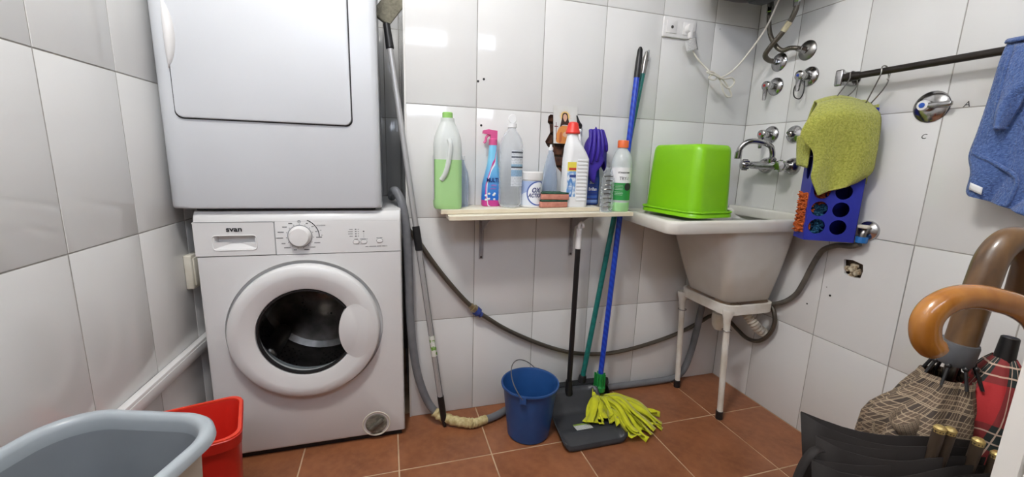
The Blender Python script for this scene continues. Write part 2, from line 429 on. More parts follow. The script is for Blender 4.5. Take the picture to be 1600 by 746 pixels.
# hole knocked into the right wall, plaster crumbling out
rw = lambda u, d, z: Vector((u, d, z))
holed_tile((.4516 + J, .7032 - J, .404 + J, .8065 - J), [(.511, .716), (.54, .72), (.574, .712), (.578, .69), (.574, .664), (.548, .66), (.52, .666), (.514, .69)], rw, 'tile', wall_right)
M_PLASTER = mat('crumbling_plaster', (206, 196, 172), .95, c2=(150, 128, 98), nscale=60, bump=.8, bscale=90, bdist=.004)
MB().box((.45, .026, .403), (.705, .04, .81)).build('mortar', M_MORTAR, wall_right)
b = MB()
for k in range(26):
    a, r = random.random() * 2 * PI, random.random() ** .5
    b.sphere((.538 + .022 * r * math.cos(a), .012 + random.uniform(-.006, .004), .688 + .024 * r * math.sin(a) - .004), (random.uniform(.004, .009), .009, random.uniform(.004, .009)), 7, 5)
b.build('plaster', M_PLASTER, wall_right)['label'] = 'crumbling cream plaster filling a square hole'
# small plug holes and pencil marks
for (x, z, r) in ((-1.225, 1.301, .0042), (-1.204, 1.31, .0042), (-1.211, 1.148, .0042), (-.20, 1.59, .0018), (-.62, .36, .002), (-.66, .33, .0015)):
    MB().cyl((x, .004, z), (x, -.0008, z), r, seg=14).build('plug_hole', M_DARK, wall_back)
for (u, z, r) in ((.487, .573, .004), (.409, .514, .003), (.47, .60, .0015)):
    MB().cyl((u, .004, z), (u, -.0008, z), r, seg=14).build('plug_hole', M_DARK, wall_right)
MB().text('A', .022, lambda x, y: Vector((.751 + x, -.0008, 1.217 + y)), shear=.2).build('handwritten_letter', M_INK, wall_right, smooth_=False)
MB().text('C', .020, lambda x, y: Vector((.668 + x, -.0008, 1.133 + y)), shear=.2).build('handwritten_letter', M_INK, wall_right, smooth_=False)
# cable trunking along the left wall
def lw(s, d, z):          # s along wall, d away from it
    return Vector((-2.1652 + s * math.sin(LA) + d * math.cos(LA), s * math.cos(LA) - d * math.sin(LA), z))
b = MB(); b.box((-1.9, -.0215, .368), (.3, -.0005, .412), .003)
b.box((-1.9, -.023, .374), (.3, -.0215, .402), .0006)
for v in b.v: v.xyz = lw(v.x, -v.y, v.z)
struct(b.build('trim_2', M_WPLAST, org=(0, 0, 0)))

# ---------------------------------------------------------------- ceiling lamp (behind and above the viewer)
LX, LY = -1.75, -1.15
t = thing('ceiling_lamp', 'round opal ceiling lamp mounted above the middle of the room', 'lamp', (LX, LY, 2.38))
MB().lathe((LX, LY, 2.5), (0, 0, -1), [(0, .0), (.15, .0), (.155, .012), (.15, .03), (0, .03)], 40).build('base', M_PAINT, t)
MB().lathe((LX, LY, 2.47), (0, 0, -1), [(.14, .0), (.138, .03), (.115, .06), (.07, .078), (0, .085)], 40).build('diffuser', emit('lamp_diffuser', (253, 250, 246), LAMP_STRENGTH), t)

# ---------------------------------------------------------------- washing machine
WX0, WX1, WF, WB, WT = -2.106, -1.506, -.114, .40, .85
DC = (-1.812, .452)                                            # door centre x, z
t = thing('washing_machine', 'white front-loading washing machine standing on the floor under the dryer', 'washing machine', ((WX0 + WX1) / 2, .14, 0))
def ring_rect(n, x0, x1, z0, z1, y, c, r=.006):
    """points on a rounded rectangle met by rays from c at n equal angles"""
    out = []
    for k in range(n):
        a = 2 * PI * k / n + 1e-4; dx, dz = math.cos(a), math.sin(a)
        tx = ((x1 if dx > 0 else x0) - c[0]) / dx if abs(dx) > 1e-9 else 1e9; tz = ((z1 if dz > 0 else z0) - c[1]) / dz if abs(dz) > 1e-9 else 1e9
        s_ = min(tx, tz); out.append(Vector((c[0] + dx * s_, y, c[1] + dz * s_)))
    for (X, Z) in ((x0, z0), (x1, z0), (x1, z1), (x0, z1)):    # snap the nearest ray to each corner
        j = min(range(n), key=lambda q: (out[q] - Vector((X, y, Z))).length); out[j] = Vector((X, y, Z))
    return out
N = 96; PB = .709                                              # panel bottom
circ = lambda r, y, c=DC: [Vector((c[0] + r * math.cos(2 * PI * k / N + 1e-4), y, c[1] + r * math.sin(2 * PI * k / N + 1e-4))) for k in range(N)]
b = MB()
rr = lambda i, y: ring_rect(N, WX0 + i, WX1 - i, .022 + i, PB - .0012, y, DC)
b.loft([circ(.165, WF + .03), circ(.236, WF + .012), circ(.238, WF), rr(.012, WF), rr(.004, WF + .004), rr(0, WF + .014), rr(0, WB)], cap1=True)
body = b.build('body', M_WENAMEL, t, angle=40)
MB().box((WX0 + .012, WF + .02, .0), (WX1 - .012, WB - .02, .03)).build('plinth', M_DARK, t)
# control fascia with a sloping rounded top
DXR = -1.8865                                                  # right end of the drawer
b = MB(); prof = [(WF, PB + .0012), (WF, .815), (WF + .004, .832), (WF + .016, .846), (WF + .04, WT), (WB, WT), (WB, PB + .0012)]
b.loft([[Vector((x, y + dy, z)) for y, z in prof] for x, dy in ((DXR, 0), (WX1 - .012, 0), (WX1 - .004, .004), (WX1, .012))], True, True, True)
prof = [(WF, .8165), (WF, .8168), (WF + .004, .832), (WF + .016, .846), (WF + .04, WT), (WB, WT), (WB, .8165)]
b.loft([[Vector((x, y + dy, z)) for y, z in prof] for x, dy in ((WX0, .012), (WX0 + .004, .004), (WX0 + .012, 0), (DXR, 0))], True, True, True)
b.box((WX0 + .002, WF + .03, PB + .0012), (DXR, WB, .8165))
fas = b.build('control_panel', M_WENAMEL, t, angle=30)
# detergent drawer outlined by its gap
def groove(pts, w_, mt, par, name='gap_line', y=WF - .0006):
    return MB().tube([(x, y + .0006, z) for x, z in pts], w_, 6, 0).build(name, mt, par)
groove([(WX0 + .006, .8158), (-1.894, .8158), (-1.889, .813), (-1.8875, .808), (-1.8875, PB)], .0009, M_GREYP, t)
hc2 = (-1.998, .752); K = 64
b = MB(); ro = lambda i, y: ring_rect(K, WX0 + .0005 + i, -1.8885 - i, PB + .0012 + i, .8150 - i, y, hc2)
b.loft([ro(0, WF + .03), ro(0, WF + .002), ro(.0015, WF), ring_rect(K, -2.054, -1.942, .7315, .7725, WF, hc2), ring_rect(K, -2.052, -1.944, .7335, .7715, WF + .0015, hc2), ring_rect(K, -2.047, -1.947, .752, .769, WF + .02, hc2)], cap1=True)
dr = b.build('detergent_drawer', M_WENAMEL, t, angle=30)
b = MB(); R0 = rr_ring(-1.998, .7515, .061, .0245, .012, 6); R1 = rr_ring(-1.998, .7515, .0575, .0215, .009, 6)
b.loft([[Vector((x, WF + .0003, z)) for x, z in R0], [Vector((x, WF - .0022, z)) for x, z in rr_ring(-1.998, .7515, .0595, .023, .011, 6)], [Vector((x, WF + .0003, z)) for x, z in R1]])
b.build('handle_rim', M_WPLAST, dr)
wt = lambda x0, z0: (lambda x, y: Vector((x0 + x, WF - .0016, z0 + y)))
MB().text('svan', .0215, wt(-1.997, .7935), bold=.0006, cond=1.15).build('brand_lettering', M_INK, dr, smooth_=False)
# programme dial
KX, KZ = -1.817, .768
kn = MB().lathe((KX, WF + .001, KZ), (0, -1, 0), [(.0335, 0), (.0335, .003), (.031, .006), (.0295, .02), (.027, .0235), (.0, .0245)], 48).build('dial', M_WPLAST, t)
MB().lathe((KX, WF + .0005, KZ), (0, -1, 0), [(.0362, 0), (.0362, .0022), (.0338, .0022)], 48).build('dial_collar', M_GREYP, kn)
b = MB()
for k in range(15):
    a = PI / 2 - 2 * PI * k / 15; b.cyl((KX + .039 * math.cos(a), WF, KZ + .039 * math.sin(a)), (KX + .039 * math.cos(a), WF - .0008, KZ + .039 * math.sin(a)), .0011, seg=8)
    if k: # tiny programme captions, too small to read: dashes
        ww = random.uniform(.010, .022) if k > 3 else .008; x = KX + .047 * math.cos(a); z = KZ + .045 * math.sin(a)
        x0 = x if math.cos(a) > 0 else x - ww; n = int(ww / .0022)
        for q in range(n): b.box((x0 + q * .0022, WF - .0008, z - .0012), (x0 + q * .0022 + .0015, WF, z + .0012))
b.text('ALGODON', .0052, wt(KX + .0625, KZ + .034)); b.text('60', .0045, wt(KX + .061, KZ + .018)); b.text('90', .0045, wt(KX + .064, KZ + .002))
b.build('dial_print', M_INK, t, smooth_=False)['kind'] = 'stuff'
MB().tube([(KX + .056 * math.cos(a), WF - .0004, KZ + .056 * math.sin(a)) for a in [math.radians(66 - 68 * k / 14) for k in range(15)]], .0013, 6, 0).build('dial_arc', M_INK, t)
b = MB(); b.tube([(KX + .0042 * math.cos(a), WF - .0004, KZ + .047 + .0042 * math.sin(a)) for a in [2 * PI * k / 16 for k in range(16)]], .0005, 5, 0, closed=True); b.box((KX - .0005, WF - .0008, KZ + .0455), (KX + .0005, WF, KZ + .0495)); b.build('power_symbol', M_INK, t)
# buttons and indicator lights
for x in (-1.6505, -1.6265, -1.5765):
    b = MB(); b.loft([[Vector((q, y, z)) for q, z in rr_ring(x, .7445 + (.0025 if x > -1.6 else 0), hx, hz, .0055, 6)] for y, hx, hz in ((WF, .0092, .0055), (WF - .002, .0092, .0055), (WF - .003, .008, .0045))], cap1=True)
    bt = b.build('button', M_WPLAST, t)
    MB().tube([(q, WF - .0003, z) for q, z in rr_ring(x, .7445 + (.0025 if x > -1.6 else 0), .0098, .006, .006, 6)], .0004, 5, 0, closed=True).build('button_gap', M_INK, bt)
b = MB()
for k in range(4):
    z = .787 - k * .0075; b.box((-1.653, WF - .0006, z - .0012), (-1.6485, WF, z + .0012))
    for x0, n in ((-1.67 - .004 * (k in (1, 2)), 5 + 2 * (k in (1, 2))), (-1.6445, 2)):
        for q in range(n): b.box((x0 + q * .0021, WF - .0006, z - .0009), (x0 + q * .0021 + .0014, WF, z + .0009))
b.box((-1.6285, WF - .0006, .7785), (-1.624, WF, .7815)); b.box((-1.6265, WF - .0006, .758), (-1.626, WF, .775))
for x0, n, z in ((-1.656, 5, .754), (-1.638, 11, .754), (-1.586, 8, .757), (-1.622, 30, .7285)):
    for q in range(n):
        if random.random() < .88: b.box((x0 + q * .0023, WF - .0006, z - .001), (x0 + q * .0023 + .0017, WF, z + .001))
b.build('panel_print', M_INK, t, smooth_=False)['kind'] = 'stuff'
MB().tube([(WX0 + .012, WF + .0005, .8155), (WX1 - .012, WF + .0005, .8155)], .0005, 5, 0).build('gap_line', M_GREYP, t)
# drum, seal, door
M_DRUM = mat('drum_steel', (176, 170, 166), .34, 1, c2=(120, 116, 112), nscale=14)
M_DRUMB = mat('drum_back_steel', (150, 146, 142), .3, 1)
dm = MB().lathe((DC[0], WF + .07, DC[1]), (0, 1, 0), [(.175, 0), (.212, .005), (.222, .02), (.222, .27), (.20, .285), (.09, .27), (.06, .255), (0, .25)], 64).build('drum', M_DRUM, t)
for k in range(3):
    a = math.radians(100 + 120 * k)
    xf = Matrix.Translation((DC[0], 0, DC[1])) @ Matrix.Rotation(-a, 4, 'Y')
    MB().box((.165, WF + .09, -.03), (.222, WF + .33, .03), .025, 4, xf).build('drum_paddle', M_DRUMB, dm)
b = MB()
for i in range(9):
    for j in range(60):
        a = 2 * PI * (j + .5 * (i % 2)) / 60; y = WF + .105 + i * .022
        if (j // 3) % 5 == 4: continue
        p = Vector((DC[0] + .2212 * math.cos(a), y, DC[1] + .2212 * math.sin(a))); n = Vector((-math.cos(a), 0, -math.sin(a)))
        b.lathe(p, n, [(0, .0009), (.0036, .0009)], 6)
for i in range(5):
    for j in range(9):
        x, z = DC[0] - .075 + j * .013 + .0065 * (i % 2), DC[1] + .01 - i * .014 - j * .003
        b.lathe((x, WF + .331, z), (0, -1, 0), [(0, .001), (.0042, .001)], 6)
o = b.build('drum_perforation', M_DARK, dm, fixn=False); o['kind'] = 'stuff'
MB().lathe((DC[0], WF, DC[1]), (0, 1, 0), [(.168, .012), (.160, .02), (.158, .035), (.170, .05), (.176, .058), (.17, .07), (.178, .078), (.19, .078)], 72).build('seal', M_GASKET, t)
door = MB().lathe((DC[0], WF + .008, DC[1]), (0, -1, 0), [(.15, .0), (.226, .0), (.2285, .012), (.2275, .03), (.2235, .040), (.2165, .045), (.196, .0465), (.19, .0455), (.156, .037), (.149, .034), (.146, .025), (.146, .0)], 96).build('door', M_WENAMEL, t, angle=32)
MB().lathe((DC[0], WF + .008, DC[1]), (0, -1, 0), [(.1465, .030), (.1455, .034), (.1405, .033), (.139, .022)], 72).build('glass_rim', M_DARK, door)
MB().lathe((DC[0], WF + .008, DC[1]), (0, -1, 0), [(.1455, .026), (.142, .010), (.132, -.03), (.122, -.058), (.108, -.07), (.06, -.078), (0, -.08)], 64).build('door_glass', M_GLASS, door)
# grip swelling out of the right side of the ring into the glass
gx, gz = DC[0] + .156, DC[1] - .006
def ring_y(r): return WF - .029 if r < .156 else WF - .029 - .0085 * min(1, (r - .156) / .036)
b = MB(); rings = []
for i in range(15):
    rho = 1 - i / 14; row = []
    for k in range(48):
        q = 2 * PI * k / 48; x = gx + (.058 if math.cos(q) < 0 else .058) * rho * math.cos(q); z = gz + .098 * rho * math.sin(q)
        r = math.hypot(x - DC[0], z - DC[1]); row.append(Vector((x, ring_y(r) - .013 * (1 - rho * rho) ** 1.3, z)))
    rings.append(row)
b.loft([[p + Vector((0, .028, 0)) for p in rings[0]], [p + Vector((0, .002, 0)) for p in rings[0]]] + rings); b.build('door_grip', M_WENAMEL, door, angle=75)
# pump filter
fx, fz = -1.607, .068
f = MB().lathe((fx, WF + .002, fz), (0, -1, 0), [(.0485, 0), (.0485, .003), (.0465, .0042), (.044, .003), (.043, -.004)], 48).build('pump_filter', M_OFFW, t)
MB().lathe((fx, WF + .002, fz), (0, -1, 0), [(.0435, .0005), (.036, .0025), (.034, .0045), (.0, .0045)], 40).build('filter_cap', mat('worn_filter', (96, 94, 84), .6, c2=(150, 146, 132), nscale=60), f)
xf = Matrix.Translation((fx, WF, fz)) @ Matrix.Rotation(math.radians(-38), 4, 'Y')
MB().box((-.028, -.013, -.0065), (.028, 0, .0065), .003, 2, xf).build('filter_grip', mat('filter_grip_plastic', (84, 82, 74), .6, c2=(120, 116, 104), nscale=50), f)

# ---------------------------------------------------------------- tumble dryer on top
DX0, DX1, DF, DB, D0, D1 = -2.157, -1.567, -.122, .40, .857, 1.705
t = thing('tumble_dryer', 'cool-white tumble dryer stacked on top of the washing machine', 'dryer', ((DX0 + DX1) / 2, .14, D0 - .007))
b = MB(); rings = []
sec = [(DX0, .045), (DX0 + .003, .028), (DX0 + .012, .014), (DX0 + .03, .005), (DX0 + .055, 0), (DX1 - .022, 0), (DX1 - .008, .004), (DX1 - .001, .014), (DX1, .025)]
for x, dy in sec:
    y = DF + dy
    rings.append([Vector((x, y + .007, D0)), Vector((x, y + .002, D0 + .003)), Vector((x, y, D0 + .009)), Vector((x, y, D1 - .012)), Vector((x, y + .004, D1 - .003)), Vector((x, y + .014, D1)), Vector((x, DB, D1)), Vector((x, DB, D0))])
b.loft(rings, True, True, True); b.build('body', M_DENAMEL, t, angle=40)
MB().box((DX0 + .06, DF + .03, D0 - .007), (DX1 - .02, DB - .03, D0 + .001)).build('foot_frame', M_DARK, t)
d0x, d1x, d0z, d1z = -2.107, -1.649, 1.116, 1.62
cxz = ((d0x + d1x) / 2, (d0z + d1z) / 2); hx, hz = (d1x - d0x) / 2, (d1z - d0z) / 2
R_ = lambda i, y, r=.02: [Vector((x, y, z)) for x, z in rr_ring(cxz[0], cxz[1], hx - i, hz - i, r, 8)]
MB().loft([R_(-.0035, DF + .001), R_(-.0035, DF - .0006), R_(.002, DF - .0006)]).build('door_gap', M_DARK, t)
dd = MB().loft([R_(0, DF + .004), R_(0, DF - .0055), R_(.0012, DF - .0075), R_(.004, DF - .0085)], cap1=True).build('door', M_DENAMEL, t)
# lens-shaped pull at the left edge of the door
b = MB(); rings = []
for i in range(17):
    s_ = -1 + 2 * i / 16; z = 1.333 + .088 * s_; wd = .021 * (1 - s_ * s_) ** .75 + .0005; dp_ = .016 * (1 - s_ * s_) ** .8 + .0005
    rings.append([Vector((d0x - .003 + wd * .5 + wd * .62 * math.cos(q), DF - .006 - dp_ * max(0, math.sin(q)) + .006 * (math.sin(q) < 0), z)) for q in [2 * PI * k / 20 for k in range(20)]])
b.loft(rings, True, True, True); b.build('door_handle', M_WPLAST, dd, angle=70)

# ---------------------------------------------------------------- wall shelf
SH = .0145                                                     # rise per metre to the right
def shz(x, z0, x0): return z0 + (x - x0) * SH
M_BOARD = mat('cream_laminate', (228, 222, 206), .45, c2=(222, 216, 198), nscale=6)
M_BOARDE = mat('cream_edge_band', (228, 218, 196), .5, c2=(214, 202, 176), nscale=10)
t = thing('wall_shelf', 'cream laminate shelf of two stacked boards on metal brackets, holding cleaning products', 'shelf', (-1.0, -.09, .64))
def board(name, x0, x1, y0, y1, zt, th):
    xf = Matrix.Translation((x0, 0, zt)) @ Matrix.Rotation(-math.atan(SH), 4, 'Y')
    b = MB(); b.box((0, y0, -th), (x1 - x0, y1, 0), .0012, 2, xf); o = b.build(name, [M_BOARD], t)
    MB().box((-.0004, y0 - .0008, -th + .001), (x1 - x0 + .0004, y0 + .001, -.001), .0003, 1, xf).build('edge_band', M_BOARDE, o)
board('upper_board', -1.374, -.775, -.135, -.004, .852, .0155)
board('lower_board', -1.352, -.655, -.178, -.088, .8360, .0158)
M_BRKT = mat('grey_bracket_paint', (178, 178, 180), .4, c2=(160, 160, 164), nscale=20)
for x in (-1.204, -.824):
    zt = shz(x, .8202, -1.352)
    b = MB(); b.box((x - .009, -.0045, .642), (x + .009, -.001, zt), .001); b.box((x - .009, -.165, zt - .004), (x + .009, -.001, zt), .001)
    b.prism([(x - .0015, -.004, .65), (x - .0015, -.03, zt - .06), (x - .0015, -.15, zt - .004), (x - .0015, -.004, zt - .004)], (.003, 0, 0))
    k = b.build('bracket', M_BRKT, t)
    for z in (.65, .80): MB().cyl((x, -.004, z), (x, -.007, z), .0045, seg=12, bev=.001).build('screw', M_DSTEEL, k)
ztop = lambda x: .852 + (x + 1.374) * SH + .0006
zlow = lambda x: .836 + (x + 1.352) * SH + .0006

# green detergent jug
jx, jy = -1.347, -.092; z = ztop(jx)
t = thing('detergent_jug', 'half-full translucent jug of pale green detergent at the left end of the shelf', 'bottle', (jx, jy, z))
M_JUG = translucent('milky_plastic', (236, 240, 238), .3, .3); M_GREENLIQ = mat('pale_green_detergent', (172, 216, 150), .35, c2=(164, 210, 140), nscale=6)
pr = [(0, .044, .034), (.004, .047, .037), (.02, .048, .038), (.17, .0475, .038), (.215, .047, .037), (.245, .043, .034), (.268, .034, .029), (.285, .026, .025), (.292, .0235, .0235)]
def psec(lo, hi, grow=0):
    out = []
    for i in range(25):
        h = lo + (hi - lo) * i / 24
        for k in range(len(pr) - 1):
            if pr[k][0] <= h <= pr[k + 1][0] + 1e-9:
                f = (h - pr[k][0]) / (pr[k + 1][0] - pr[k][0]); hx_, hy_ = pr[k][1] + f * (pr[k + 1][1] - pr[k][1]), pr[k][2] + f * (pr[k + 1][2] - pr[k][2]); break
        out.append((z + h, jx, jy, hx_ + grow, hy_ + grow, min(hx_, hy_) * .75))
    return out
b = MB(); b.loft(bottle(psec(0, .292)), cap0=True); b.loft(bottle([(z + .292, jx, jy, .0235, .0235, .0235), (z + .305, jx, jy, .0225, .0225, .0225)]), cap1=True)
b.build('bottle_shell', M_JUG, t)
MB().loft(bottle(psec(.001, .168, .0005)), cap0=True, cap1=True).build('detergent', M_GREENLIQ, t)
b = MB(); b.lathe((jx, jy, z + .304), (0, 0, 1), [(.0, .0), (.0175, 0), (.0175, .018), (.016, .02), (0, .02)], 28)
b.build('cap', mat('green_cap', (150, 204, 110), .4), t)
MB().tube([(jx + .0, jy - .036, z + .235), (jx + .004, jy - .041, z + .215), (jx - .002, jy - .042, z + .165), (jx - .012, jy - .041, z + .125), (jx - .025, jy - .034, z + .10)], .0085, 10, 6).build('handle', M_JUG, t)
b = MB(); b.grid(lambda u, v: Vector((jx - .0485, jy + .026 - .052 * u, z + .03 + .15 * v)), 3, 3); b.build('side_label', M_WHITE, t)
# slim clear bottle behind the jug
t = thing('clear_bottle', 'slim empty clear bottle half hidden behind the green detergent jug', 'bottle', (-1.288, -.036, ztop(-1.288)))
z = ztop(-1.288)
MB().lathe((-1.288, -.036, z), (0, 0, 1), [(0, 0), (.024, 0), (.026, .004), (.026, .10), (.022, .125), (.012, .15), (.009, .16), (.009, .172), (0, .172)], 28).build('bottle_shell', M_CLEARB, t)
MB().lathe((-1.288, -.036, z + .168), (0, 0, 1), [(0, 0), (.011, 0), (.011, .014), (0, .014)], 20).build('cap', M_WHITE, t)

# blue spray bottle with a pink trigger
sx, sy = -1.178, -.038; z = ztop(sx)
t = thing('spray_bottle', 'blue spray bottle with pink trigger head behind the tall clear water bottle', 'bottle', (sx, sy, z))
def spray_mat():
    q = NT('blue_spray_print'); uv = q.node('ShaderNodeUVMap'); sp = q.node('ShaderNodeSeparateXYZ'); q.link(uv.outputs[0], sp.inputs[0])
    u, v = sp.outputs[0], sp.outputs[1]
    c = q.mix(q.ramp(v, .15, .75), (40, 110, 205), (130, 205, 240))
    c = q.mix(q.math('LESS_THAN', v, .1), c, (204, 60, 150))
    cur = q.math('SUBTRACT', u, q.math('MULTIPLY', q.math('POWER', q.math('SUBTRACT', v, .3), 2.0), .55))
    c = q.mix(q.math('LESS_THAN', q.math('ABSOLUTE', q.math('SUBTRACT', cur, .64)), .012), c, (214, 60, 140))
    c = q.mix(q.math('LESS_THAN', q.math('ABSOLUTE', q.math('SUBTRACT', cur, .665)), .01), c, (240, 240, 250))
    q.color(c); q.b.inputs['Roughness'].default_value = .3; return q.m
secs = [(0, .033, .022), (.005, .036, .024), (.03, .036, .025), (.08, .034, .024), (.12, .028, .021), (.15, .021, .018), (.185, .0165, .0155), (.215, .0145, .0145), (.225, .0135, .0135)]
b = MB(); rings = bottle([(z + h, sx + .004 * (h > .1), sy, a, c, min(a, c) * .85) for h, a, c in secs]); n = len(rings[0])
b.loft(rings, cap0=True, cap1=True, uvf=lambda i, j: (j / n, secs[i][0] / .225)); b.build('bottle_body', spray_mat(), t)
fr = lambda x0, z0: (lambda x, y: Vector((x0 + x, sy - .0262 - .0, z + z0 + y)))
MB().text('MULTI', .020, fr(sx - .001, .096), bold=.0006, cond=.8).build('lettering', M_NAVY, t, smooth_=False)
MB().text('citru', .0105, fr(sx + .004, .078)).text('color', .0105, fr(sx + .002, .066)).build('lettering', mat('pink_print', (214, 70, 150), .5), t, smooth_=False)
b = MB()
for k in range(9): b.sphere((sx - .012 + random.uniform(-.014, .02), sy - .0245, z + .035 + random.uniform(-.012, .014)), (.005, .0015, .004), 10, 5)
b.build('flower_print', M_WHITE, t)['kind'] = 'stuff'
M_PINK = mat('pink_plastic', (218, 92, 148), .35)
b = MB(); b.lathe((sx + .004, sy, z + .222), (0, 0, 1), [(.0, 0), (.0155, 0), (.0155, .02), (.011, .024), (0, .024)], 24)
b.prism([(sx - .036, sy - .008, z + .262), (sx - .034, sy - .008, z + .273), (sx - .015, sy - .008, z + .277), (sx + .018, sy - .008, z + .273), (sx + .018, sy - .008, z + .240), (sx - .006, sy - .008, z + .240), (sx - .008, sy - .008, z + .258)], (0, .016, 0))
b.build('spray_head', M_PINK, t, angle=30)
MB().tube([(sx - .01, sy, z + .258), (sx - .021, sy, z + .25), (sx - .024, sy, z + .236), (sx - .03, sy, z + .228)], .0045, 8, 5).build('trigger', M_PINK, t)

# tall clear water bottle with an upright white flip lid
bx, by = -1.119, -.090; z = ztop(bx)
t = thing('water_bottle', 'tall ribbed clear plastic bottle with upturned round white lid', 'bottle', (bx, by, z))
pf = [(0, .004), (.02, .0), (.034, .003), (.040, .012)]
for k in range(11):
    h = .02 + k * .0175; pf += [(.0425, h), (.0425, h + .009), (.041, h + .013)]
pf += [(.0425, .215), (.0415, .225), (.036, .245), (.026, .262), (.0165, .272), (.0145, .277), (.0145, .292), (0, .292)]
MB().lathe((bx, by, z), (0, 0, 1), pf, 40).build('bottle_shell', M_CLEAR, t, angle=60)
b = MB(); b.lathe((bx, by, z + .282), (0, 0, 1), [(0, .0), (.0165, 0), (.0165, .014), (0, .014)], 24); b.lathe((bx, by - .004, z + .312), (0, -1, 0), [(0, -.003), (.014, -.003), (.0155, 0), (.014, .003), (0, .003)], 28)
b.build('flip_lid', M_WHITE, t)
def strip_label(cx, cy, r, a0, a1, z0, z1, name, mt, par):
    return MB().grid(lambda u, v: Vector((cx + r * math.sin(a0 + (a1 - a0) * u), cy - r * math.cos(a0 + (a1 - a0) * u), z0 + (z1 - z0) * v)), 14, 3).build(name, mt, par)
def stripes_mat(name, base, cols, freq=9):
    q = NT(name); uv = q.node('ShaderNodeUVMap'); sp = q.node('ShaderNodeSeparateXYZ'); q.link(uv.outputs[0], sp.inputs[0])
    v = sp.outputs[1]; c = None; c = q.mix(0.0, base, base)
    for lo, hi, col in cols: c = q.mix(q.math('MULTIPLY', q.math('GREATER_THAN', v, lo), q.math('LESS_THAN', v, hi)), c, col)
    # fine print: broken-up dark dashes
    ln = q.math('LESS_THAN', q.math('FRACT', q.math('MULTIPLY', v, freq * 2.0)), .42)
    nz = q.node('ShaderNodeTexNoise'); mp = q.node('ShaderNodeMapping'); mp.inputs['Scale'].default_value = (40, freq * 1.3, 1); q.link(uv.outputs[0], mp.inputs[0]); q.link(mp.outputs[0], nz.inputs['Vector']); nz.inputs['Scale'].default_value = 1
    c = q.mix(q.math('MULTIPLY', q.math('MULTIPLY', ln, q.math('GREATER_THAN', nz.outputs[0], .48)), .55), c, (70, 80, 100))
    q.color(c); q.b.inputs['Roughness'].default_value = .4; return q.m
la_ = MB().grid(lambda u, v: Vector((bx + .0432 * math.sin(.05 + 1.25 * u - .3), by - .0432 * math.cos(.05 + 1.25 * u - .3), z + .078 + .125 * v)), 12, 3)
la_.build('label', stripes_mat('bottle_label', (224, 230, 236), [(.93, .97, (60, 66, 76)), (.80, .84, (90, 96, 110)), (.52, .56, (50, 56, 70)), (.28, .46, (150, 186, 216)), (.56, .62, (160, 200, 225))], 12), t)

# tub of stain remover
ox, oy = -1.037, -.088; z = ztop(ox)
t = thing('powder_tub', 'round white tub with blue and white label between clear bottle and sponges', 'tub', (ox, oy, z))
MB().lathe((ox, oy, z), (0, 0, 1), [(0, 0), (.036, 0), (.0385, .003), (.0385, .098), (.036, .102), (0, .102)], 40).build('tub_body', M_WHITE, t)
b = MB(); b.lathe((ox, oy, z + .1), (0, 0, 1), [(0, 0), (.041, 0), (.0415, .004), (.0415, .026), (.039, .029), (0, .029)], 40); b.build('lid', M_WPLAST, t)
def oxi_mat():
    q = NT('stain_tub_label'); uv = q.node('ShaderNodeUVMap'); sp = q.node('ShaderNodeSeparateXYZ'); q.link(uv.outputs[0], sp.inputs[0])
    u, v = sp.outputs[0], sp.outputs[1]
    d = q.math('ADD', v, q.math('MULTIPLY', u, -.55))
    c = q.mix(q.math('GREATER_THAN', d, .42), (228, 234, 244), (168, 186, 224))
    rr_ = q.math('SQRT', q.math('ADD', q.math('POWER', q.math('SUBTRACT', u, .62), 2.0), q.math('POWER', q.math('MULTIPLY', q.math('SUBTRACT', v, .5), .75), 2.0)))
    c = q.mix(q.math('LESS_THAN', rr_, .36), c, (240, 243, 248))
    c = q.mix(q.math('LESS_THAN', q.math('ABSOLUTE', q.math('SUBTRACT', rr_, .365)), .02), c, (70, 96, 170))
    q.color(c); q.b.inputs['Roughness'].default_value = .35; return q.m
strip_label(ox, oy, .0389, -1.5, 1.6, z + .008, z + .096, 'label', oxi_mat(), t)
MB().text('OXI', .024, wraptxt(ox, oy, .0394, .16, z + .063), shear=.25, bold=.0007, cond=.85).text('ACTION', .0195, wraptxt(ox, oy, .0394, .14, z + .044), shear=.25, bold=.0006, cond=.78).build('lettering', M_NAVY, t, smooth_=False)

# two scouring sponges and a black scourer
M_SPONGE = mat('pink_sponge', (206, 140, 122), .9, c2=(190, 122, 104), nscale=60, bump=.6, bscale=220, bdist=.002)
M_SCOUR = mat('green_scourer', (52, 92, 72), .95, c2=(36, 66, 54), nscale=80, bump=.7, bscale=260, bdist=.002)
z = ztop(-.96)
def sponge(x, y, z, rot, lab):
    t = thing('scouring_sponge', lab, 'sponge', (x, y, z), 'pink scouring sponges on the shelf')
    xf = Matrix.Translation((x, y, z)) @ Matrix.Rotation(rot, 4, 'Z')
    MB().box((-.053, -.033, 0), (.053, .033, .0215), .004, 3, xf).build('foam', M_SPONGE, t)
    MB().box((-.0525, -.0325, .0215), (.0525, .0325, .0275), .002, 2, xf).build('scouring_pad', M_SCOUR, t)
    return t
sponge(-.962, -.104, z, .04, 'pink sponge with green scouring pad, lower of the two stacked on the shelf')
sponge(-.956, -.102, z + .0280, -.06, 'pink sponge with green scouring pad, upper of the two stacked on the shelf')
b = MB(); rnd = random.Random(3)
for k in range(46):
    c = Vector((-.9965 + rnd.uniform(-.016, .016), -.044 + rnd.uniform(-.014, .014), z + .058 + rnd.uniform(-.012, .006)))
    b.tube([c + Vector((rnd.uniform(-.01, .01), rnd.uniform(-.01, .01), rnd.uniform(-.006, .008))) for _ in range(4)], .0011, 4, 3)
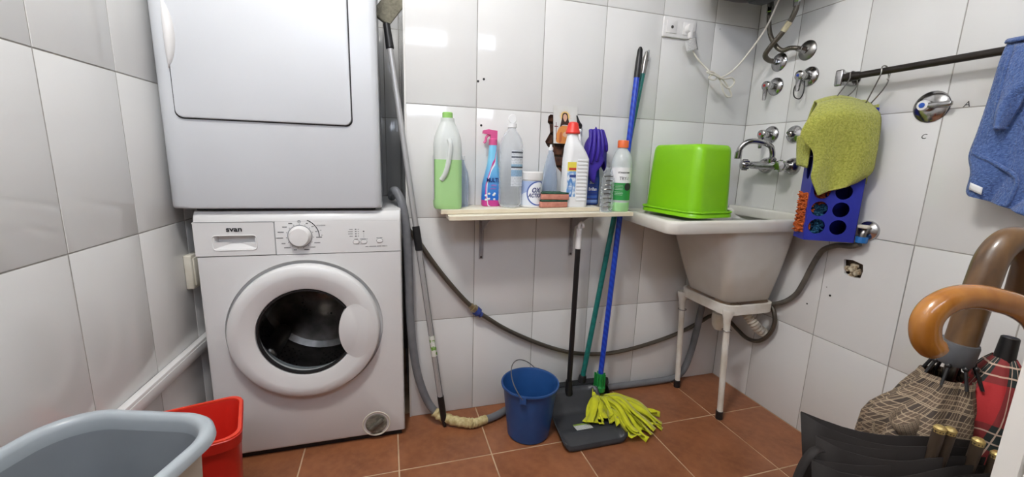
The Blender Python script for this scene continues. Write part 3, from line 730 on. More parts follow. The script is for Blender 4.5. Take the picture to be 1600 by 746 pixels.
b.lathe((-.9965, -.044, z), (0, 0, 1), [(0, 0), (.018, .002), (.02, .03), (.018, .055), (0, .06)], 14)
tag(b.build('wire_scourer', mat('dark_wire_wool', (52, 54, 58), .4, .6), fixn=False), 'dark wire scourer pad behind the two pink sponges', 'scourer')
# clear bottle with a tapered nozzle in front of the broken tile
nx, ny = -.945, -.034; zz = ztop(nx)
t = thing('nozzle_bottle', 'pale clear bottle with tapering nozzle standing behind the sponges', 'bottle', (nx, ny, zz))
MB().lathe((nx, ny, zz), (0, 0, 1), [(0, 0), (.027, 0), (.03, .004), (.03, .09), (.026, .13), (.016, .175), (.009, .2), (.0075, .212), (0, .212)], 28).build('bottle_shell', M_CLEARB, t)
MB().lathe((nx, ny, zz + .208), (0, 0, 1), [(0, 0), (.009, 0), (.009, .01), (.0045, .014), (.004, .022), (0, .022)], 16).build('nozzle', M_WHITE, t)

# white bleach bottle with red cap
kx, ky = -.868, -.096; z = ztop(kx)
t = thing('bleach_bottle', 'white ribbed bleach bottle with red screw cap in front of the saint card', 'bottle', (kx, ky, z))
sc = [(0, 0, .044), (.004, 0, .048), (.03, 0, .0485), (.15, 0, .0485), (.178, 0, .0475), (.198, -.004, .041), (.218, -.010, .034), (.236, -.0145, .0265), (.25, -.017, .0215), (.262, -.018, .019), (.27, -.018, .018)]
b = MB(); b.loft(bottle([(z + h, kx + dx, ky, hw, min(.032, hw), min(.028, hw) * .8) for h, dx, hw in sc]), cap0=True, cap1=True)
b.build('bottle_body', M_WHITE, t, angle=50)
for k in range(12):
    zz = z + .022 + k * .0132
    MB().box((kx - .006, ky - .0338, zz), (kx + .036, ky - .028, zz + .0095), .0025, 2).build('grip_rib', M_WHITE, t)
MB().lathe((kx - .018, ky, z + .268), (0, 0, 1), [(0, 0), (.0255, 0), (.027, .004), (.024, .014), (.02, .03), (.018, .038), (.013, .042), (0, .043)], 28).build('cap', mat('bright_red_cap', (232, 58, 48), .35), t)
def bleach_mat():
    q = NT('bleach_label'); uv = q.node('ShaderNodeUVMap'); sp = q.node('ShaderNodeSeparateXYZ'); q.link(uv.outputs[0], sp.inputs[0])
    u, v = sp.outputs[0], sp.outputs[1]
    nz = q.ramp(q.noise(70, 2), .42, .62)
    c = q.mix(nz, (124, 170, 222), (226, 236, 246))
    c = q.mix(q.math('GREATER_THAN', v, .74), c, (238, 222, 90))
    c = q.mix(q.math('MULTIPLY', q.math('LESS_THAN', q.math('ABSOLUTE', q.math('SUBTRACT', v, .8)), .035), q.math('GREATER_THAN', u, .15)), c, (206, 70, 60))
    c = q.mix(q.math('MULTIPLY', q.math('LESS_THAN', q.math('ABSOLUTE', q.math('SUBTRACT', v, .6)), .04), q.math('GREATER_THAN', u, .25)), c, (60, 80, 150))
    d = q.math('SQRT', q.math('ADD', q.math('POWER', q.math('SUBTRACT', u, .4), 2.0), q.math('POWER', q.math('SUBTRACT', v, .25), 2.0)))
    c = q.mix(q.math('LESS_THAN', q.math('ABSOLUTE', q.math('SUBTRACT', d, .24)), .05), c, (90, 140, 205))
    q.color(c); q.b.inputs['Roughness'].default_value = .35; return q.m
MB().grid(lambda u, v: Vector((kx - .0445 + .034 * u, ky - .0325 + .006 * max(0, .35 - u), z + .038 + .128 * v)), 6, 4).build('label', bleach_mat(), t)

# blue glass-cleaner bottle with a purple glove over its top
gx_, gy = -.775, -.05; z = ztop(gx_)
t = thing('blue_cleaner_bottle', 'dark blue transparent cleaner bottle under the purple rubber glove', 'bottle', (gx_, gy, z))
M_BLUEP = clear('deep_blue_plastic', (40, 70, 150), .25, .1)
b = MB(); b.loft(bottle([(z + h, gx_, gy, a, c, c * .8) for h, a, c in ((0, .03, .02), (.004, .033, .023), (.1, .033, .023), (.14, .028, .021), (.18, .02, .017), (.21, .0145, .0145), (.225, .0135, .0135))]), cap0=True, cap1=True)
b.build('bottle_body', M_BLUEP, t)
MB().grid(lambda u, v: Vector((gx_ - .031 + .05 * u, gy - .0236, z + .008 + .10 * v)), 4, 4).build('label', stripes_mat('blue_label', (34, 58, 140), [(0, .12, (120, 150, 210)), (.2, .3, (60, 96, 180))], 4), t)
fr = lambda x0, z0: (lambda x, y: Vector((gx_ + x0 + x, gy - .0243, z + z0 + y)))
MB().text('Stil', .016, fr(-.008, .088), shear=.2).text('Brillan', .0175, fr(-.003, .062), cond=.8, bold=.0004).build('lettering', M_WHITE, t, smooth_=False)
b = MB(); b.lathe((gx_, gy, z + .222), (0, 0, 1), [(0, 0), (.0155, 0), (.0155, .02), (.01, .026), (0, .026)], 20); b.box((gx_ - .02, gy - .009, z + .246), (gx_ + .03, gy + .009, z + .272), .006); b.build('spray_head', mat('blue_spray_head', (70, 130, 200), .4), t)
# the glove: a cuff and five drooping fingers over the spray head
M_GLOVE = mat('purple_rubber', (58, 36, 158), .5, c2=(48, 28, 138), nscale=20, bump=.3, bscale=40, bdist=.003)
t = thing('rubber_glove', 'purple rubber glove drooping over the blue spray bottle', 'glove', (gx_, gy, z + .17))
def draped(u, v):
    a = -2.6 + 5.2 * u                                                # round the bottle head
    hem = .045 + .05 * (math.sin(u * 17 + .6) * .35 + .65) + .03 * (u < .45)
    r = .018 + .020 * min(1, v * 2.2) + .004 * math.sin(u * 26) * v
    zz = z + .300 - .018 * v ** .5 - (hem + .02) * v ** 1.3 * 1.35
    return Vector((gx_ + .002 + (r * 1.15) * math.sin(a) * min(1, v * 3 + .02) + .006 * v, gy - .008 - r * math.cos(a) * min(1, v * 3 + .02), zz))
MB().grid(draped, 48, 14).build('cuff', M_GLOVE, t, solid=.0015, angle=80)
for k, (ax, ln, dx) in enumerate(((-1.0, .085, -.012), (-.55, .10, -.01), (-.1, .092, -.004), (.35, .08, .003), (.95, .055, .012))):
    x0, y0 = gx_ + .002 + .034 * math.sin(ax), gy - .008 - .034 * math.cos(ax)
    z0 = z + .262
    MB().tube([(x0 - dx * .4, y0 + .012, z0 + .024), (x0, y0, z0), (x0 + dx * .5, y0 - .008, z0 - ln * .5), (x0 + dx, y0 - .004, z0 - ln)], lambda q: .0085 * (1 - .25 * q) if q < .97 else .004, 10, 5).build('finger', M_GLOVE, t, angle=70)

# crumpled clear bottle
cx_, cy_ = -.757, -.138; z = ztop(-.785) - .0005
z = zlow(cx_)
t = thing('crumpled_bottle', 'crumpled empty clear bottle beside the orange-capped bottle', 'bottle', (cx_, cy_ - .012, z))
rnd = random.Random(5); b = MB(); rings = []
for i in range(22):
    h = i / 21 * .165; rad = .0235 if h < .12 else .0235 - (h - .12) * .3
    rings.append([Vector((cx_ + (rad + rnd.uniform(-.0035, .0025)) * math.cos(2 * PI * j / 18), cy_ - .012 + (rad + rnd.uniform(-.0035, .0025)) * math.sin(2 * PI * j / 18), z + h)) for j in range(18)])
b.loft(rings, cap0=True, cap1=True); b.build('bottle_shell', M_CLEAR, t, angle=12)
b = MB()
for k in range(8): b.tube([(cx_ - .023 + .004 * rnd.random(), cy_ - .018 - .02 * rnd.random(), z + .02 + k * .016), (cx_ - .01, cy_ - .0365, z + .022 + k * .016), (cx_ + .004, cy_ - .0365, z + .02 + k * .016)], .0022, 5, 4)
b.build('embossed_ribs', M_DSTEEL, t)['kind'] = 'stuff'

# bottle with an orange cap and green label
qx, qy = -.692, -.130; z = zlow(qx); r = .038
t = thing('orange_cap_bottle', 'clear bottle with orange cap and green white label at right end of shelf', 'bottle', (qx, qy, z))
MB().lathe((qx, qy, z), (0, 0, 1), [(0, 0), (r - .003, 0), (r, .004), (r, .185), (r - .004, .203), (.026, .222), (.018, .232), (.016, .236), (.016, .242), (0, .242)], 36).build('bottle_shell', translucent('frosted_plastic', (232, 238, 238), .25, .4), t)
MB().lathe((qx, qy, z), (0, 0, 1), [(0, .0005), (r - .002, .0005), (r + .0004, .004), (r + .0004, .034), (0, .034)], 36).build('liquid', mat('green_liquid', (170, 226, 160), .2), t)
MB().lathe((qx, qy, z + .238), (0, 0, 1), [(0, 0), (.0205, 0), (.0205, .024), (.019, .027), (0, .027)], 28).build('cap', mat('orange_cap', (232, 112, 58), .4), t)
strip_label(qx, qy, r + .0007, -1.6, 1.9, z + .042, z + .165, 'label', M_WHITE, t)
strip_label(qx, qy, r + .0011, -1.6, 1.9, z + .043, z + .108, 'label_band', mat('green_band', (46, 150, 72), .4), t)
WR = lambda a, zz: wraptxt(qx, qy, r + .0016, a, z + zz)
MB().text('STANHOME', .0078, WR(-.22, .146), bold=.0002, cond=1.1).text('TRY-I', .0175, WR(-.2, .124), cond=.85).build('lettering', M_INK, t, smooth_=False)
b = MB()
for k in range(7): b.text('-' * 9, .011, WR(-.62 if k % 2 else -.66, .100 - k * .0055 - .003 * (k > 3)))
b.build('fine_print', M_WHITE, t, smooth_=False)['kind'] = 'stuff'
MB().lathe((qx + .0392 * math.sin(.22), qy - .0392 * math.cos(.22), z + .094), (math.sin(.22), -math.cos(.22), 0), [(0, .0012), (.014, .001), (.0145, 0)], 24).build('round_emblem', M_INK, t)

# picture card of a saint tucked over the broken tile
t = thing('picture_card', 'printed card of a haloed woman in orange robe, propped on the broken wall tile', 'picture', (-.873, -.004, 1.095))
qd = lambda x, zz, d=0: Vector((x + (zz - 1.165) * -.06, -.0052 - d, zz))
b = MB(); b.add([qd(-.928, 1.095), qd(-.826, 1.095), qd(-.826, 1.237), qd(-.928, 1.237), qd(-.928, 1.095, -.0006), qd(-.826, 1.095, -.0006), qd(-.826, 1.237, -.0006), qd(-.928, 1.237, -.0006)], [(0, 1, 2, 3), (7, 6, 5, 4), (0, 4, 5, 1), (1, 5, 6, 2), (2, 6, 7, 3), (3, 7, 4, 0)])
b.build('card', mat('card_paper', (226, 228, 226), .5, c2=(214, 214, 208), nscale=14), t, smooth_=False)
def blob(pts, col, d, nm):
    MB().add([qd(x, zz, d) for x, zz in smooth2(pts)], [list(range(len(pts) * 4))]).build(nm, mat(nm + '_ink', col, .5), t, smooth_=False)
def smooth2(p): return [(v.x, v.y) for v in smooth([(a, c, 0) for a, c in p], 4, True)]
b = MB(); hc = (-.879, 1.198)
for k in range(26):
    a = 2 * PI * k / 26; r0, r1 = .017, .027 + .003 * (k % 2)
    b.add([qd(hc[0] + r0 * math.cos(a - .05), hc[1] + r0 * math.sin(a - .05), .0003), qd(hc[0] + r1 * math.cos(a), hc[1] + r1 * math.sin(a), .0003), qd(hc[0] + r0 * math.cos(a + .05), hc[1] + r0 * math.sin(a + .05), .0003)], [(0, 1, 2)])
b.build('halo_rays', mat('halo_rays_ink', (222, 178, 88), .5), t, smooth_=False)['kind'] = 'stuff'
blob([(hc[0] + .0185 * math.cos(a), hc[1] + .0185 * math.sin(a)) for a in [2 * PI * k / 10 for k in range(10)]], (240, 206, 130), .0004, 'halo')
blob([(-.912, 1.098), (-.916, 1.125), (-.908, 1.148), (-.895, 1.162), (-.864, 1.162), (-.848, 1.148), (-.842, 1.12), (-.846, 1.098)], (226, 150, 80), .0005, 'robe')
blob([(-.9, 1.158), (-.893, 1.187), (-.889, 1.207), (-.879, 1.212), (-.869, 1.207), (-.865, 1.187), (-.857, 1.158), (-.87, 1.166), (-.889, 1.166)], (58, 36, 28), .0006, 'hair')
blob([(-.887, 1.19), (-.886, 1.202), (-.879, 1.207), (-.872, 1.202), (-.871, 1.19), (-.879, 1.178)], (222, 178, 150), .0008, 'face')
blob([(-.89, 1.128), (-.882, 1.14), (-.872, 1.139), (-.868, 1.128), (-.878, 1.12)], (224, 180, 150), .0008, 'hands')
blob([(-.86, 1.10), (-.868, 1.125), (-.862, 1.14), (-.852, 1.12), (-.85, 1.10)], (186, 96, 58), .0007, 'robe_fold')
blob([(-.905, 1.10), (-.902, 1.13), (-.894, 1.14), (-.893, 1.115), (-.897, 1.10)], (200, 112, 66), .0007, 'robe_fold')
b = MB(); P = lambda x, zz: qd(x, zz, .0009)
b.add([P(-.9175, 1.11), P(-.9155, 1.11), P(-.9155, 1.175), P(-.9175, 1.175)], [(0, 1, 2, 3)]); b.add([P(-.924, 1.158), P(-.909, 1.158), P(-.909, 1.161), P(-.924, 1.161)], [(0, 1, 2, 3)])
b.build('cross', mat('cross_ink', (120, 40, 40), .5), t, smooth_=False)
# small charm hanging beside it
t = thing('hanging_charm', 'small black and white charm hanging on the wall beside the saint card', 'charm', (-.818, -.006, 1.09))
MB().tube([(-.832, -.006, 1.205), (-.822, -.006, 1.178), (-.813, -.006, 1.166), (-.817, -.006, 1.15)], lambda q: .0022 + .005 * math.sin(q * PI), 8, 6).build('black_feather', M_BLACK, t)
b = MB(); b.sphere((-.817, -.009, 1.146), .0085, 12, 8); b.build('white_bead', M_WHITE, t)
b = MB(); b.lathe((-.817, -.009, 1.142), (0.05, 0, -1), [(.003, 0), (.007, .02), (.01, .045), (0, .046)], 12); b.build('white_tassel', M_WHITE, t)

# ---------------------------------------------------------------- laundry sink on its stand
M_CERAM = mat('sink_ceramic', (228, 226, 220), .25, c2=(216, 211, 200), nscale=5)
t = thing('laundry_sink', 'white laundry sink with drainer side, on the stand in the corner', 'sink', (-.33, -.2, .475))
SZ = .842
def rim(z, i, r): return [Vector((x + (.055 * max(0, (y + .12) / .12) if x < -.45 else 0), y, z)) for x, y in rr_ring(-.327, -.2015, .322 - i, .1955 - i, r, 8)]
def inner(z, hx, hy, cx=-.19, cy=-.2, r=.05): return [Vector((x, y, z)) for x, y in rr_ring(cx, cy, hx, hy, r, 8)]
b = MB()
b.loft([inner(.793, .2, .165, -.20, -.21, .06), rim(.793, .02, .03), rim(.797, .004, .035), rim(.806, 0, .038), rim(SZ - .010, 0, .038), rim(SZ - .003, .003, .037), rim(SZ, .012, .034), rim(SZ - .002, .024, .03), rim(SZ - .012, .032, .026)])
rm = b.build('rim', M_CERAM, t, angle=50)
# basin inside and body outside
b = MB()
b.loft([rim(SZ - .012, .032, .026), inner(SZ - .016, .172, .158, -.19, -.2, .04), inner(.80, .165, .15), inner(.62, .125, .125, -.185, -.19), inner(.525, .095, .10, -.165, -.17), inner(.515, .08, .08, -.165, -.17)], cap1=True)
b.build('basin', M_CERAM, t, angle=60)
OUT = [(.4915, .109, .112, -.154, -.175, .03), (.494, .1115, .118, -.1565, -.175, .035), (.50, .1135, .122, -.1585, -.178, .035), (.62, .140, .142, -.185, -.192, .04), (.74, .1625, .16, -.2075, -.202, .045), (.80, .1715, .167, -.2165, -.206, .05)]
b = MB(); b.loft([inner(z, hx, hy, cx, cy, r) for z, hx, hy, cx, cy, r in OUT], cap0=True); b.build('bowl', M_CERAM, t, angle=60)
b = MB()          # raised back ledge against the right wall
b.box((-.045, -.395, SZ - .03), (-.002, -.006, SZ + .013), .008, 3); b.build('back_ledge', M_CERAM, t)
# tubular stand
M_FRAME = mat('white_painted_steel', (232, 228, 220), .4, c2=(214, 206, 192), nscale=14)
t = thing('sink_stand', 'white tubular steel stand with black rubber feet under the laundry sink', 'stand', (-.14, -.19, 0))
FX0, FX1, FY0, FY1, FZ = -.283, -.052, -.312, -.045, .470
pts = [Vector((x, y, FZ)) for x, y in rr_ring((FX0 + FX1) / 2, (FY0 + FY1) / 2, (FX1 - FX0) / 2, (FY1 - FY0) / 2, .045, 6)]
outr = [[p + Vector((0, 0, dz)) for p in pts] for dz in (-.016, .016)]
b = MB(); n = len(pts); cc = Vector(((FX0 + FX1) / 2, (FY0 + FY1) / 2, FZ))
def offs(p, d): v = p - cc; v.z = 0; return p + v.normalized() * d
rings = [[offs(p, a) + Vector((0, 0, dz)) for p in pts] for a, dz in ((0, -.02), (.010, -.02), (.012, -.018), (.012, .018), (.010, .02), (0, .02), (0, -.02))]
b.loft(rings); b.build('frame', M_FRAME, t)
for (x, y, fx_, fy_) in ((FX0 + .018, FY0 + .012, -.256, -.318), (FX0 - .002, FY1 - .015, -.266, -.066)):
    L = MB().cyl((x, y, FZ - .015), (fx_, fy_, .03), .0125, .0115, 20).build('leg', M_FRAME, t)
    MB().cyl((fx_ + (x - fx_) * .08, fy_ + (y - fy_) * .08, .036), (fx_, fy_, 0), .0145, .0145, 20, .002).build('rubber_foot', M_BLACK, L)
    MB().lathe((x, y, FZ - .06), (0, 0, 1), [(.0128, 0), (.015, .02), (.024, .052), (.022, .06)], 16).build('gusset', M_FRAME, L)
    MB().tube([(x + .017 * math.cos(a) + (fx_ - x) * .2, y + .017 * math.sin(a) + (fy_ - y) * .2, FZ - .085) for a in [2 * PI * k / 20 for k in range(20)]], .0016, 6, 0, closed=True).build('wire_clip', M_STEEL, L)
# waste trap
M_TRAP = mat('white_trap_plastic', (226, 220, 208), .45, c2=(206, 196, 178), nscale=20)
t = thing('waste_trap', 'white corrugated waste trap hanging under the laundry sink', 'drain pipe', (-.15, -.18, .30))
MB().lathe((-.165, -.165, .475), (0, 0, -1), [(0, 0), (.03, 0), (.03, .03), (.024, .035), (.024, .075), (.033, .078), (.034, .10), (.03, .135), (.02, .152), (0, .155)], 24).build('trap_body', M_TRAP, t)
MB().tube([(-.15, -.165, .41), (-.125, -.18, .425), (-.10, -.20, .43)], .017, 14, 6).build('outlet_elbow', M_TRAP, t)
P = smooth([(-.105, -.195, .43), (-.09, -.215, .415), (-.07, -.235, .385), (-.045, -.25, .352), (-.004, -.258, .325)], 20)
b = MB(); rings = []; u0 = None
for i, p in enumerate(P):
    T_ = (P[min(i + 1, len(P) - 1)] - P[max(i - 1, 0)]).normalized(); u_ = T_.cross(Vector((0, 0, 1))).normalized(); v_ = T_.cross(u_); r = .0185 + .0035 * math.sin(i * 2 * PI / 6)
    rings.append([p + (u_ * math.cos(2 * PI * j / 18) + v_ * math.sin(2 * PI * j / 18)) * r for j in range(18)])
b.loft(rings, True, True, True); b.build('corrugated_pipe', M_TRAP, t, angle=60)

# upturned green tub on the drainer
t = thing('green_tub', 'bright green plastic tub turned upside down on the laundry sink', 'tub', (-.43, -.2, SZ))
M_LIME = mat('lime_plastic', (136, 204, 22), .33, c2=(128, 196, 18), nscale=4)
ra = math.radians(7); tc = (-.432, -.190)
TS = .82
def tsec(z, hx, hy, r): return [Vector((x, y, z)) for x, y in rr_ring(tc[0], tc[1], hx * TS, hy * TS, r, 10, ra)]
b = MB()
b.loft([tsec(SZ + .016, .118, .163, .04), tsec(SZ + .03, .117, .162, .04), tsec(SZ + .15, .112, .156, .038), tsec(SZ + .238, .106, .150, .036), tsec(SZ + .252, .102, .146, .034), tsec(SZ + .259, .093, .137, .028), tsec(SZ + .2605, .082, .126, .02), tsec(SZ + .2555, .075, .118, .02), tsec(SZ + .254, .07, .11, .02)], cap1=True)
b.build('tub_body', M_LIME, t, angle=70)
b = MB()
def lipz(p): # rim flange rises a little at the left back corner
    return .010 * max(0, (p.y + .05) / .14) if p.x < -.5 and p.y > -.1 else 0
def lring(z, hx, hy, r):
    return [p + Vector((0, 0, lipz(p))) for p in tsec(z, hx, hy, r)]
b.loft([lring(SZ + .018, .117, .162, .04), lring(SZ + .017, .126, .170, .044), lring(SZ + .013, .131, .175, .046), lring(SZ + .0005, .132, .176, .046), lring(SZ + .0005, .129, .173, .046), lring(SZ + .011, .128, .172, .046), lring(SZ + .014, .118, .163, .04)])
b.build('tub_rim', M_LIME, t, angle=50)
MB().tube([tsec(SZ + .020, .131, .175, .046)[k] for k in range(12, 44)], .0038, 8, 2).build('rim_bead', M_LIME, t)
# dark plug lying at the back of the sink
tag(MB().lathe((-.16, -.035, SZ - .013), (0, 0, 1), [(0, 0), (.014, 0), (.016, .008), (.010, .014), (.005, .02), (0, .021)], 16).build('sink_plug', M_BLACK), 'small black sink plug behind the green tub on the sink', 'plug')

# ---------------------------------------------------------------- plumbing on the right wall
def flange(b, y, z, r, d=.014, x=0):
    b.lathe((x - .0002, y, z), (-1, 0, 0), [(0, 0), (r, 0), (r, .002), (r * .93, d * .45), (r * .55, d * .9), (r * .42, d), (0, d)], 36)
def lever_valve(y, z, dot, lab, loop=False, r=.036):
    t = thing('stop_valve', lab, 'valve', (0, y, z - .07), 'chrome lever stop valves on the right wall')
    b = MB(); flange(b, y, z, r); b.build('rosette', M_CHROME, t)
    MB().cyl((-.008, y, z), (-.05, y, z), .0135, .0125, 20, .002).build('stem', M_CHROME, t)
    b = MB(); b.lathe((-.038, y, z), (-1, 0, 0), [(0, 0), (.017, 0), (.0185, .006), (.0175, .018), (.013, .022), (0, .023)], 24)
    b.loft([[Vector((-.05 + dx, y + .012 + q * wv, zz)) for q, dx in ((-1, 0), (-.8, -.006), (0, -.009), (.8, -.006), (1, 0), (0, .004))] for zz, wv in ((z + .002, .0125), (z - .018, .0105), (z - .036, .0085), (z - .054, .0075), (z - .058, .005))] if False else [[Vector((-.05 + dx, y + q * wv, zz)) for q, dx in ((-1, 0), (-.8, -.006), (0, -.009), (.8, -.006), (1, 0), (0, .004))] for zz, wv in ((z + .002, .0145), (z - .018, .0115), (z - .036, .009), (z - .054, .0075), (z - .058, .005))], True, True, True)
    lv = b.build('lever', M_CHROME, t, angle=40)
    MB().lathe((-.0612, y, z), (-1, 0, 0), [(.0055, 0), (.005, .0012), (0, .0014)], 16).build('colour_dot', mat('dot_' + dot, (176, 40, 40) if dot == 'red' else (40, 70, 170), .4), lv)
    if loop: MB().tube([(-.05, y + .004, z - .02), (-.052, y + .014, z - .045), (-.05, y + .010, z - .075), (-.048, y - .012, z - .085), (-.046, y - .022, z - .06), (-.04, y - .014, z - .02)], .0022, 8, 8).build('cord_loop', M_BLACK, t)
    return t
lever_valve(-.128, 1.357, 'red', 'chrome lever stop valve with red dot below the heater hoses')
lever_valve(-.272, 1.372, 'blue', 'chrome lever stop valve with blue dot and black cord loop', True)
lever_valve(-.140, 1.163, 'red', 'chrome lever stop valve with red dot just above the mixer tap')
# valve body without its handle, half behind the yellow towel
t = thing('bare_valve', 'round chrome valve without a handle, partly behind the yellow-green cloth', 'valve', (0, -.246, 1.12))
b = MB(); flange(b, -.246, 1.160, .034); b.build('rosette', M_CHROME, t)
MB().lathe((-.01, -.246, 1.16), (-1, 0, 0), [(.012, 0), (.012, .022), (.0095, .024), (.006, .022), (.0055, .012), (0, .012)], 20).build('stem', M_CHROME, t)
# wall mixer tap
t = thing('mixer_tap', 'chrome wall mixer tap with swan-neck spout above the laundry sink', 'tap', (-.05, -.2, 1.0))
my, mz = (-.140, -.262), 1.036
for y in my:
    b = MB(); b.lathe((-.0002, y, mz), (-1, 0, 0), [(0, 0), (.033, 0), (.033, .004), (.026, .022), (.019, .028), (0, .028)], 32); b.build('rosette', M_CHROME, t)
    MB().cyl((-.02, y, mz), (-.062, y, mz), .0125, .0125, 18).build('inlet', M_CHROME, t)
    MB().lathe((-.044, y, mz), (-1, 0, 0), [(0, 0), (.0165, 0), (.0165, .012), (0, .012)], 6).build('hex_nut', M_CHROME, t)
MB().cyl((-.07, -.125, mz), (-.07, -.277, mz), .0155, .0155, 24, .003).build('tap_body', M_CHROME, t)
for y0, s_ in ((-.277, -1), (-.125, 1)):
    h = MB().lathe((-.07, y0, mz), (-.8, s_ * .3, 0), [(.012, 0), (.012, .008), (.019, .012), (.0205, .02), (.0205, .034), (.017, .04), (0, .042)], 24).build('tap_handle', M_CHROME, t)
    for k in range(8):
        a = 2 * PI * k / 8; d = Vector((-.8, s_ * .3, 0)).normalized(); u_ = d.cross(Vector((0, 0, 1))).normalized(); c = Vector((-.07, y0, mz)) + (u_ * math.cos(a) + Vector((0, 0, 1)) * math.sin(a)) * .0205
        MB().tube([c + d * .014, c + d * .036], .0028, 6, 0).build('handle_ridge', M_CHROME, h)
MB().lathe((-.07, -.222, mz + .01), (0, 0, 1), [(.014, 0), (.0165, .006), (.0165, .016), (.012, .022)], 20).build('spout_collar', M_CHROME, t)
MB().tube([(-.07, -.222, mz + .028), (-.072, -.222, mz + .05), (-.085, -.222, mz + .074), (-.12, -.222, mz + .086), (-.16, -.212, mz + .092), (-.185, -.2, mz + .086), (-.2, -.19, mz + .066), (-.204, -.186, mz + .045)], .0105, 16, 8).build('spout', M_CHROME, t)
MB().cyl((-.2035, -.1862, mz + .05), (-.205, -.185, mz + .022), .013, .013, 20, .002).build('aerator', M_CHROME, t)
# concealed shower valve
t = thing('lever_mixer', 'round chrome wall plate with a side lever and blue dot beside the blue towel', 'valve', (0, -.675, 1.16))
b = MB(); flange(b, -.672, 1.219, .045, .012); b.build('wall_plate', M_CHROME, t)
MB().cyl((-.006, -.672, 1.219), (-.026, -.672, 1.219), .015, .0145, 24, .003).build('hub', M_CHROME, t)
lv = MB().box((-.036, -.735, 1.213), (-.024, -.66, 1.228), .005, 3).build('lever', M_CHROME, t)
MB().lathe((-.0265, -.668, 1.221), (-1, 0, 0), [(.015, -.002), (.0155, .004), (.0135, .010), (0, .011)], 24).build('cap', M_WPLAST, lv)
MB().lathe((-.0368, -.668, 1.221), (-1, 0, 0), [(.0075, 0), (.007, .0022), (0, .0025)], 18).build('colour_dot', mat('dot_mixer', (40, 90, 190), .4), lv)
# washing machine tap low on the wall
t = thing('appliance_tap', 'chrome angle tap with blue hose connector below the blue organiser', 'tap', (0, -.572, .79))
b = MB(); flange(b, -.572, .83, .033, .016); b.build('rosette', M_CHROME, t)
MB().tube([(-.01, -.575, .83), (-.022, -.575, .83), (-.03, -.575, .822), (-.032, -.575, .805)], .0105, 14, 6).build('tap_body', M_STEEL, t)
MB().box((-.043, -.592, .838), (-.022, -.556, .850), .005).build('tap_handle', M_OFFW, t)
MB().lathe((-.032, -.575, .81), (0, 0, -1), [(0, 0), (.017, 0), (.0175, .01), (.0165, .02), (0, .02)], 10).build('hose_nut', mat('blue_nut', (40, 110, 180), .45), t)

# ---------------------------------------------------------------- water heater and its hoses
t = thing('water_heater', 'white cylindrical water heater hung high in the corner with dark base', 'water heater', (-.215, -.22, 1.62))
HX, HY = -.215, -.222
MB().lathe((HX, HY, 1.70), (0, 0, 1), [(.19, 0), (.2, .012), (.2, .62), (.19, .64), (0, .66)], 56).build('tank', M_WENAMEL, t)
MB().lathe((HX, HY, 1.705), (0, 0, -1), [(.196, 0), (.19, .018), (.16, .032), (.10, .04), (0, .042)], 56).build('base_cap', mat('dark_heater_base', (58, 56, 62), .35), t)
MB().box((-.20, -.20, 1.645), (-.13, -.13, 1.675), .006).build('terminal_cover', M_BLACK, t)
for y in (-.125, -.238): MB().cyl((-.085, y, 1.69), (-.08, y, 1.645), .0115, .0115, 16).build('inlet_stub', M_OFFW if y < -.2 else M_DSTEEL, t)
M_BRAID = NT('braided_steel'); q = M_BRAID
wv = q.node('ShaderNodeTexWave'); wv.inputs['Scale'].default_value = 160; tcn = q.node('ShaderNodeTexCoord'); q.link(tcn.outputs['Object'], wv.inputs['Vector'])
q.color(q.mix(wv.outputs[1], (120, 114, 104), (86, 82, 74))); q.b.inputs['Metallic'].default_value = .75; q.b.inputs['Roughness'].default_value = .38; M_BRAID = q.m
M_HOSEG = mat('grey_ribbed_hose', (112, 108, 100), .5, .2, c2=(90, 86, 80), nscale=30)
def flex(name, lab, pts, r, fl, tape=None):
    t = thing(name, lab, 'hose', fl)
    MB().tube(pts, r, 14, 10).build('braided_sleeve', M_BRAID, t)
    p0, p1 = Vector(pts[0]), Vector(pts[1]); d = (p1 - p0).normalized()
    MB().lathe(p0 - d * .005, d, [(0, 0), (.0135, 0), (.0135, .018), (.0115, .02), (.0115, .034), (0, .034)], 6).build('hex_nut', M_CHROME, t)
    p0, p1 = Vector(pts[-1]), Vector(pts[-2]); d = (p1 - p0).normalized()
    MB().lathe(p0 - d * .002, d, [(0, 0), (.0125, 0), (.0125, .018), (.0105, .02), (.0105, .032), (0, .032)], 6).build('hex_nut', M_CHROME, t)
    if tape:
        a, c = Vector(tape[0]), Vector(tape[1]); MB().cyl(a, c, r + .0012, seg=14).build('tape', mat('cream_tape', (214, 204, 170), .7), t)
    return t
flex('heater_hose', 'braided steel hose from heater to the right-hand wall outlet', [(-.08, -.125, 1.645), (-.082, -.128, 1.60), (-.078, -.14, 1.545), (-.068, -.165, 1.498), (-.058, -.188, 1.478), (-.05, -.21, 1.482), (-.042, -.232, 1.478), (-.014, -.246, 1.471)], .0085, (-.05, -.2, 1.46))
P2 = [(-.078, -.238, 1.648), (-.078, -.238, 1.61), (-.08, -.225, 1.575), (-.086, -.20, 1.535), (-.094, -.165, 1.495), (-.092, -.142, 1.467), (-.06, -.133, 1.453), (-.014, -.129, 1.452)]
flex('heater_hose', 'braided steel hose with cream tape from heater to the left-hand wall outlet', P2, .0095, (-.05, -.15, 1.44), ((-.0808, -.222, 1.57), (-.0852, -.203, 1.54)))
for y, z, l in ((-.129, 1.452, 'left'), (-.246, 1.471, 'right')):
    t = thing('wall_outlet', 'chrome rosette of the %s wall outlet under the water heater' % l, 'outlet', (0, y, z - .036), 'heater wall outlets')
    b = MB(); flange(b, y, z, .036, .012); b.build('rosette', M_CHROME if l == 'left' else M_STEEL, t)
    MB().cyl((-.008, y, z), (-.016, y, z), .011, .011, 16).build('nipple', M_STEEL, t)

